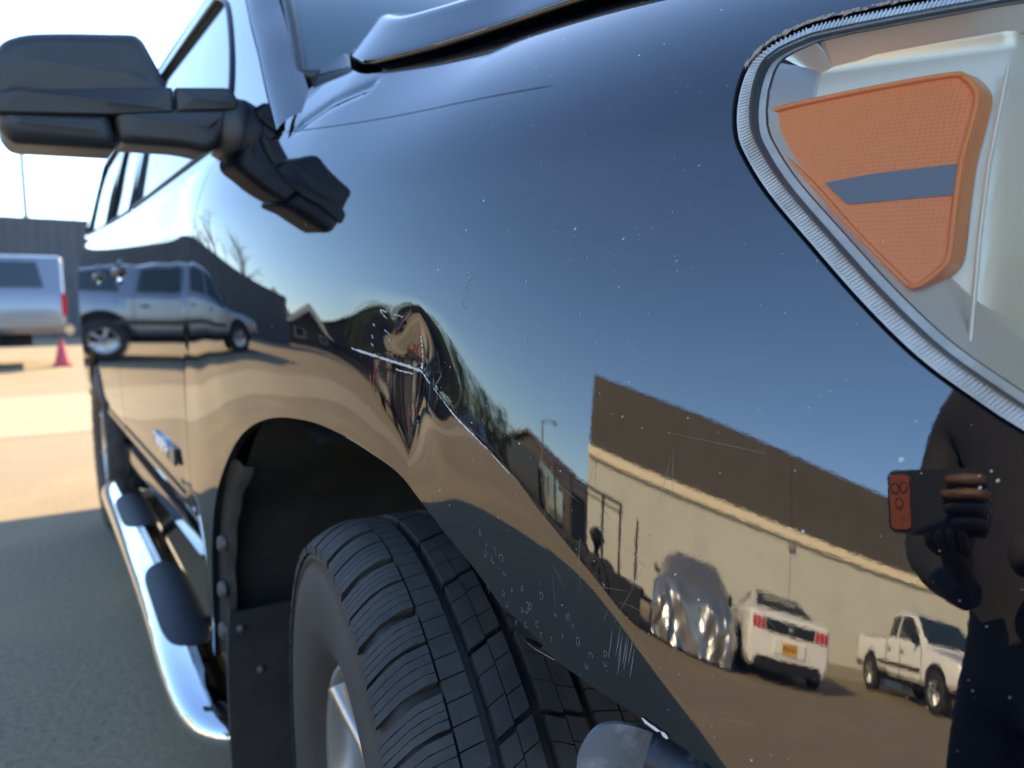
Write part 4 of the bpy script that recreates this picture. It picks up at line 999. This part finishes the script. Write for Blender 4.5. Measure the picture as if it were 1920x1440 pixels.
pm_=mat('patched_wall',(.53,.51,.43),.85); dm_=mat('scuffed_wall',(.30,.27,.21),.9)
for (x,z,w_,h_) in ((.9,2.1,.5,.34),(3.0,2.35,.26,.2),(5.9,1.9,.4,.5),(9.3,2.3,.6,.3),(-2.4,2.4,.3,.4)): b=MB(); b.box((x,.004,z),(w_,.006,h_),bev=.002); b.build('wall_patch',pm_,bld)
for (x,w_) in ((-1.5,3.0),(2.2,2.6),(6.3,3.4),(10.5,3.6)): b=MB(); b.box((x,.003,.16),(w_,.004,.30),bev=.0015); b.build('scuff_strip',dm_,bld)
b=MB(); b.box((4.1,.06,2.86),(.22,.12,.20),bev=.03); b.build('wall_lamp',mat('lampbox',(.3,.27,.22),.5),bld)
# ------------------------------------------------------------------ corrugated fence across the yard
fence=empty('corrugated_fence',(-24,0,0),0,'tall dark corrugated metal fence closing the yard behind the silver pickup','fence')
FM=mat('fence_metal',(.060,.066,.080),.55,metal=.1,noise=[(1.5,(.075,.082,.098),.4,.7)])
def corr(n_,pw,h):
    V=[];F=[];k=0
    for i in range(n_):
        y=pw*i/n_; w_=pw/n_
        for (dy,dx) in ((0,0),(.30,0),(.42,.045),(.78,.045),(.90,0)):
            V+=[(dx,y+dy*w_,0),(dx,y+dy*w_,h)]
    V+=[(0,pw,0),(0,pw,h)]
    for j in range(len(V)//2-1): F.append((2*j,2*j+2,2*j+3,2*j+1))
    k=len(V); V+=[(a-.03,b_,c) for a,b_,c in V]; F+=[tuple(q+k for q in f[::-1]) for f in F]
    n2=k//2
    for j in range(n2-1): F.append((2*j+1,2*j+3,2*j+3+k,2*j+1+k))
    return V,F
V,F=corr(4,2.0,3.35); p0=mk('fence_panel',V,F,FM,fence); p0.location=(0,-12,0)
for i in range(1,17):
    c=p0.copy(); COL.objects.link(c); c.parent=fence; c.location=(0,-12+2.0*i+.0*i,0)
for i in range(0,17,2):
    b=MB(); b.box((-.07,-12+2.0*i,1.65),(.08,.08,3.3)); b.build('fence_post',FM,fence)
# far low fence returning behind the houses
f2=empty('board_fence',(-33,-13,0),0,'long dark board fence in front of the small houses','fence')
DW=mat('dark_boards',(.05,.045,.045),.8,noise=[(3,(.07,.06,.055),.4,.7)])
b0=None
dirv=Vector((.72,-.69,0)).normalized()
for i in range(60):
    if b0 is None:
        b=MB(); b.box((0,0,1.15),(.36,.05,2.3)); b0=b.build('board',DW,f2); o=b0
    else: o=b0.copy(); COL.objects.link(o); o.parent=f2
    o.location=(dirv.x*i*.40,dirv.y*i*.40,0); o.rotation_euler=(0,0,math.atan2(dirv.y,dirv.x))
for i in range(0,60,10): b=MB(); b.box((dirv.x*i*.4-.05,dirv.y*i*.4-.05,1.2),(.1,.1,2.4)); b.build('post',DW,f2)
# houses
HW=mat('house_wall',(.06,.052,.048),.8,noise=[(2,(.045,.04,.036),.4,.7)]); TRIM=mat('cream_trim',(.86,.74,.54),.7); SHG=mat('shingles',(.10,.075,.06),.9,noise=[(8,(.14,.10,.08),.4,.7)],bump=(30,.5,.02))
def house(loc,rz,w_,d_,h,rise,label,grp='houses beyond the yard',roofm=SHG,wallm=HW,trim=True):
    t=empty('house',loc,rz,label,'house',grp)
    b=MB(); b.prism([(-w_/2,0),(w_/2,0),(w_/2,h),(0,h+rise),(-w_/2,h)],-d_,0); b.build('wall',wallm,t)
    sl=rise/(w_/2); L=math.hypot(w_/2,rise)
    for s in (-1,1):
        b=MB(); P=[(0,h+rise+.06),(s*(w_/2+.5),h-.5*sl+.06),(s*(w_/2+.5),h-.5*sl+.2),(0,h+rise+.22)]
        b.prism(P if s>0 else P[::-1],-d_-.3,.45); b.build('roof',roofm,t)
        if trim:
            b=MB(); P=[(0,h+rise-.22),(s*(w_/2+.5),h-.5*sl-.22),(s*(w_/2+.5),h-.5*sl+.22),(0,h+rise+.24)]
            b.prism(P if s>0 else P[::-1],.452,.52); b.build('barge_board',TRIM,t)
    for x in (-w_*.25,w_*.25):
        b=MB(); b.box((x,.03,h*.5),(min(1.1,w_*.2),.08,min(1.2,h*.45)),bev=.02); f=b.build('window',TRIM,t); g=MB(); g.box((x,.075,h*.5),(min(.95,w_*.17),.02,min(1.05,h*.39))); g.build('pane',CGL,f)
    return t
def atp(al,d,x=0,y=0): a=math.radians(al); return (x+d*math.cos(a),y-d*math.sin(a),0)
house(atp(155.5,32),math.radians(90-158),4.2,8,2.1,1.75,'small gabled house with cream barge boards, nearest the corrugated fence')
house(atp(150,30),math.radians(90-150),3.8,8,1.9,1.6,'smaller gabled house with cream barge boards, second from the corrugated fence')
house(atp(143,50),math.radians(90-143),15,10,3.4,1.3,'wide low house with dark walls between the gables and the evergreens',trim=False)
house(atp(118,42),math.radians(90-118+50),16,9,2.9,2.1,'long low house with a brown roof left of the light pole',trim=False)
house(atp(110,60),math.radians(90-110+60),18,9,3.4,2.2,'brown roofed house close to the corner of the beige wall',trim=False)
wh=empty('warehouse',(-46,7.5,0),0,'low pale roofed warehouse just showing over the corrugated fence','building')
b=MB(); b.prism([(-6,0),(9,0),(9,5.6),(-6,4.4)],-6,0,axis='X'); b.build('wall',mat('pale_wall',(.35,.36,.38),.8),wh)
b=MB(); b.prism([(-6.3,4.4),(9.3,5.66),(9.3,5.8),(-6.3,4.56)],-6.3,.3,axis='X'); b.build('roof',mat('pale_roof',(.62,.63,.64),.6),wh)
# poles
def lamp_pole(loc,h,label,arm=1.2,rz=0):
    t=empty('light_pole',loc,rz,label,'light pole','light poles')
    m=mat('pole_grey',(.16,.17,.17),.5,metal=.4) if 'pole_grey' not in bpy.data.materials else bpy.data.materials['pole_grey']
    b=MB(); b.tube([(0,0,0),(0,0,h)],[.11,.07],n=12); b.build('pole',m,t)
    b=MB(); b.tube([(0,0,h-.1),(arm*.6,0,h+.15),(arm,0,h+.15)],.04); b.build('arm',m,t)
    b=MB(); b.box((arm+.3,0,h+.12),(.6,.26,.12),bev=.04); b.build('lamp_head',m,t)
lamp_pole((-35,.42,0),8.6,'tall grey light pole standing behind the corrugated fence',arm=.7,rz=PI/2)
lamp_pole(atp(116,27,.36,.07),4.6,'slim light pole beside the long low house',rz=.4)
# ------------------------------------------------------------------ trees
BARK=mat('bark',(.12,.095,.075),.9,noise=[(6,(.17,.14,.11),.4,.7)])
PALEB=mat('pale_bark',(.42,.33,.24),.9)
def bare(loc,h,seed,label,m=BARK,grp='leafless trees beyond the yard',thin=1.):
    r=random.Random(seed); t=empty('bare_tree',loc,0,label,'tree',grp); tk=MB(); br=MB()
    def rec(p,d,L,rad,lev,mb):
        pts=[p];q=p;dd=d
        for k in range(3):
            dd=(dd+Vector((r.gauss(0,.12),r.gauss(0,.12),r.gauss(.03,.06)))).normalized(); q=q+dd*L/3; pts.append(q)
        mb.tube(pts,[rad,rad*.85,rad*.7,rad*.55],n=5 if lev else 8,cap=False)
        if lev>=5: return
        for k in range(3 if lev<3 else 2):
            a=r.uniform(0,2*PI); s=r.uniform(.45,.85); n=dd.orthogonal().normalized(); n.rotate(Matrix.Rotation(a,3,dd))
            rec(pts[r.choice([1,2,3]) if k else 3],(dd+n*s).normalized(),L*r.uniform(.6,.8),rad*.55,lev+1,br)
    rec(Vector((0,0,0)),Vector((0,0,1)),h*.33,.11*thin*h/6,0,tk)
    tk.build('trunk',m,t); br.build('crown',m,t); return t
bare(atp(165,28),8.0,3,'leafless tree with a pale trunk beside the end of the corrugated fence',PALEB,thin=2.2)
bare(atp(161,32),7.4,5,'leafless spreading tree behind the corrugated fence end',thin=1.8)
bare(atp(168.5,38),6.2,8,'leafless tree rising over the dark fence farther back',PALEB,thin=1.8)
bare((-38,3.6,0),6.4,9,'leafless treetop showing over the fence beside the warehouse',thin=.6)
bare(atp(113.5,34),4.4,12,'thin leafless tree right of the slim light pole',thin=.6)
bare(atp(118.5,36),4.6,14,'thin leafless tree left of the slim light pole',thin=.6)
LEAF=mat('evergreen_leaf',(.035,.055,.022),.8,noise=[(3,(.06,.085,.03),.4,.7)])
def evergreen(loc,h,w_,seed,label,grp='evergreens beyond the yard'):
    r=np.random.RandomState(seed); t=empty('evergreen_tree',loc,0,label,'tree',grp)
    b=MB(); b.tube([(0,0,0),(0,0,h*.6)],[.16,.08],n=8)
    for k in range(7):
        a=r.rand()*6.28; z=h*(.2+.4*r.rand()); b.tube([(0,0,z),(w_*.3*math.cos(a),w_*.3*math.sin(a),z+h*.15)],[.05,.02],n=5)
    b.build('trunk',BARK,t)
    cl=[(r.randn()*w_*.28,r.randn()*w_*.28,h*(.25+.68*r.rand()),w_*(.16+.14*r.rand())) for _ in range(26)]
    V=[];F=[]
    for i in range(5200):
        cx,cy,cz,cr_=cl[r.randint(len(cl))]; d=r.randn(3); d/=np.linalg.norm(d); p=np.array([cx,cy,cz])+d*cr_*(.6+.45*r.rand())*np.array([1,1,.8])
        if p[2]<.3: continue
        s=.05+.08*r.rand(); u=r.randn(3); u/=np.linalg.norm(u); v=np.cross(u,r.randn(3)); v/=np.linalg.norm(v); k=len(V)
        V+=[p-u*s,p+v*s*.5,p+u*s,p-v*s*.5]; F.append((k,k+1,k+2,k+3))
    mk('crown',V,F,LEAF,t)
evergreen(atp(133,36),4.8,4.4,1,'dark evergreen tree standing at the left of the far row')
evergreen(atp(126.5,33),4.3,4.0,2,'dark bushy evergreen nearest the long low house')
evergreen(atp(138,44),5.2,5.0,3,'tall dark evergreen behind the wide low house')
evergreen(atp(122,46),4.6,4.5,4,'dark evergreen tree behind the long low house')
# traffic cone by the silver pickup
cn=empty('traffic_cone',(-13.3,.34,0),0,'red traffic cone on the ground at the tail of the silver pickup','cone')
b=MB(); b.lathe([(.04,.11),(.40,.035),(.45,.025),(.45,.001)],(0,0,0),axis='Z',n=20); b.build('cone',mat('cone_red',(.55,.06,.09),.5),cn)
b=MB(); b.box((0,0,.02),(.27,.27,.04),bev=.01); b.build('base',bpy.data.materials['cone_red'],cn)
# ------------------------------------------------------------------ the photographer and the phone
ph=empty('smartphone',tuple(CAM-FWD*.0065),0,'smartphone in a dark case with a rust coloured camera plateau held up by the photographer','phone')
ph.matrix_world=Matrix.Translation(CAM-FWD*.0065)@Matrix((RGT,UPV,-FWD)).transposed().to_4x4()
CASE=mat('phone_case',(.010,.013,.018),.35); PLAT=mat('phone_plateau',(.20,.055,.035),.4,metal=.3); LG=mat('lens_glass',(.004,.004,.008),.05)
# local: x right, y up, z backwards away from the subject. lens in use sits at the origin
def roundbox(name,c,d,r,m,parent,bev=.003):
    pts=[]
    for (sx,sy,a0) in ((1,1,0),(-1,1,PI/2),(-1,-1,PI),(1,-1,3*PI/2)):
        for k in range(7): a=a0+PI/2*k/6; pts.append((c[0]+sx*(d[0]/2-r)+r*math.cos(a),c[1]+sy*(d[1]/2-r)+r*math.sin(a)))
    b=MB(); b.prism(pts,c[2]-d[2]/2,c[2]+d[2]/2,axis='Z'); return b.build(name,m,parent)
roundbox('phone_body',(.064,.003,.0105),(.176,.092,.012),.014,CASE,ph)
roundbox('camera_plateau',(.0020,.003,.0035),(.040,.080,.004),.009,PLAT,ph)
for (x,y,r) in ((0,0,.0085),(-.007,.022,.0085),(.010,.024,.0085),(.006,-.022,.0035)):
    b=MB(); b.lathe([(.0002,.0001),(.0002,r*.7),(-.0006,r*.8),(-.0006,r),(.003,r)],(x,y,.0018),axis='Z',n=24); b.build('camera_lens',LG,ph)
CLO=mat('dark_clothing',(.010,.010,.013),.85,noise=[(8,(.018,.018,.022),.4,.7)]); SKIN=mat('skin',(.075,.038,.028),.6); HAIR=mat('hair',(.02,.014,.01),.6)
person=empty('person',(0,0,0),0,'photographer in dark clothes standing at the front of the black suv, holding up a phone','person')
def skin(name,J,E,m,parent,sub=2,root=0):
    me=bpy.data.meshes.new(name); me.from_pydata([j[0] for j in J],E,[]); me.materials.append(m)
    o=bpy.data.objects.new(name,me); COL.objects.link(o); o.parent=parent
    md=o.modifiers.new('skin','SKIN'); md.use_smooth_shade=True
    sv=me.skin_vertices[0].data
    for i,j in enumerate(J): r=j[1]; sv[i].radius=(r if hasattr(r,'__len__') else (r,r)); sv[i].use_root=(i==root)
    sb=o.modifiers.new('sub','SUBSURF'); sb.levels=sub; sb.render_levels=sub
    return o
# stance frame: pelvis position, facing direction f (towards the fender), side s
pc=Vector((1.285,-.43,-.13)); f=Vector((-.90,.20,0)).normalized(); s=Vector((f.y,-f.x,0))*1.0  # s = person's right
def pp(a,b_,z): q=pc+s*a+f*b_; return (q.x,q.y,z)
hR=CAM+RGT*.135-UPV*.012-FWD*.035; hL=CAM+RGT*.075-UPV*.070-FWD*.050
J=[(pp(0,0,.93),(.15,.11)),(pp(0,.02,1.10),(.14,.10)),(pp(0,.04,1.27),(.16,.11)),(pp(0,.06,1.40),(.13,.09)),(pp(0,.08,1.47),.055),
   (pp(.19,.04,1.37),.075),(pp(.27,.10,1.12),.055),(tuple(hR-RGT*-.01-FWD*.10-UPV*.05),.035),
   (pp(-.19,.04,1.37),.075),(pp(-.25,.12,1.10),.055),(tuple(hL-FWD*.11-UPV*.05),.035),
   (pp(.10,0,.86),.11),(pp(.12,.06,.48),.075),(pp(.13,-.10,.23),.05),(pp(.14,.06,.17),.045),
   (pp(-.10,0,.86),.11),(pp(-.12,.08,.48),.075),(pp(-.13,-.08,.23),.05),(pp(-.14,.10,.17),.045)]
# elbows/hands: pick the nearer hand for each side
if (Vector(J[5][0])-hR).length>(Vector(J[8][0])-hR).length: J[7],J[10]=J[10],J[7]; sw=True
else: sw=False
E_=[(0,1),(1,2),(2,3),(3,4),(3,5),(5,6),(6,7),(3,8),(8,9),(9,10),(0,11),(11,12),(12,13),(13,14),(0,15),(15,16),(16,17),(17,18)]
skin('clothed_body',J,E_,CLO,person)
hd=Vector(pp(-.05,.02,1.60))
b=MB()
V=[];F=[];n=20;mm=14
for i in range(mm+1):
    th=PI*i/mm
    for k in range(n):
        a=2*PI*k/n; d=Vector((math.sin(th)*math.cos(a),math.sin(th)*math.sin(a),math.cos(th)))
        rr=Vector((.098,.076,.125)); q=Vector((d.x*rr.x,d.y*rr.y,d.z*rr.z))
        if d.z<-.2: q.y*=1-.25*(-d.z-.2); q.x*=1-.12*(-d.z-.2)
        if d.x>.9 and abs(d.z)<.35: q.x+=.012*(1-abs(d.z)/.35)
        V.append(q)
for i in range(mm):
    for k in range(n): F.append((i*n+k,(i+1)*n+k,(i+1)*n+(k+1)%n,i*n+(k+1)%n))
head=mk('head',V,F,SKIN,person,smooth=True); head.location=hd; head.rotation_euler=(0,.25,math.atan2(f.y,f.x))
for q in (-1,1):
    b=MB(); b.lathe([(0,.001),(.004,.014),(0,.02)],(0,q*.078,0),n=10); o=b.build('ear',SKIN,head)
    b=MB(); b.lathe([(-.004,.001),(-.002,.006),(.004,.009)],(.088,q*.032,.012),axis='X',n=10); o=b.build('eye',GAP,head)
b=MB(); b.tube([(.09,0,.02),(.108,0,-.018),(.098,0,-.03)],[.008,.013,.008],n=8); b.build('nose',SKIN,head)
b=MB(); b.tube([(.086,-.022,-.058),(.093,0,-.056),(.086,.022,-.058)],[.003,.006,.003],n=6); b.build('mouth',mat('lips',(.28,.10,.08),.5),head)
V2=[Vector((v.x*1.06-.012,v.y*1.08,v.z*1.06+.010)) for v in V]; F2=[g for g in F if all((V[i].z>.03 or V[i].x<-.02) and V[i].z>-.06 for i in g)]
mk('hair',V2,F2,HAIR,head,smooth=True)
# hands: palm plus five fingers that close round the phone
def hand(h,side):
    """phone frame: fingers come from the right end, wrap onto the lens side"""
    F_=-FWD
    J=[(tuple(h+F_*.055-UPV*.035),.026),(tuple(h+F_*.028),(.030,.016)),(tuple(h+F_*.024+UPV*.018),(.028,.014))]
    E=[(0,1),(1,2)]
    for k in range(4):
        y=.024-.019*k; L=[.055,.062,.058,.046][k]
        b0=len(J); base=h+UPV*y+RGT*.020+F_*.020
        J+= [(tuple(base),.010),(tuple(base+RGT*.004-F_*.022),.0095),(tuple(base-RGT*L*.45-F_*.030),.009),(tuple(base-RGT*L-F_*.0275),.0075)]
        E+= [(1 if k>1 else 2,b0),(b0,b0+1),(b0+1,b0+2),(b0+2,b0+3)]
    b0=len(J); J+=[(tuple(h+F_*.030-RGT*.012+UPV*.0),.013),(tuple(h+F_*.030-RGT*.035+UPV*.010),.011),(tuple(h+F_*.026-RGT*.055+UPV*.014),.009)]
    E+=[(1,b0),(b0,b0+1),(b0+1,b0+2)]
    return skin('hand',J,E,SKIN,person,sub=1)
hand(CAM+RGT*.125-FWD*.004+UPV*.006,1)
h2=CAM+RGT*.085-UPV*.052-FWD*.022
J=[(tuple(h2-FWD*.07-UPV*.05),.026),(tuple(h2-FWD*.02-UPV*.012),(.030,.014))]
E=[(0,1)]
for k in range(4):
    x=-.030+.020*k; b0=len(J); base=h2+RGT*x-UPV*.006-FWD*.004
    J+=[(tuple(base),.010),(tuple(base+FWD*.018+UPV*.004),.0095),(tuple(base+FWD*.024+UPV*(.020+.003*k)),.0085)]; E+=[(1,b0),(b0,b0+1),(b0+1,b0+2)]
b0=len(J); J+=[(tuple(h2-FWD*.014+RGT*.03+UPV*.01),.012),(tuple(h2-FWD*.006+RGT*.028+UPV*.035),.0095)]; E+=[(1,b0),(b0,b0+1)]
skin('hand',J,E,SKIN,person,sub=1)
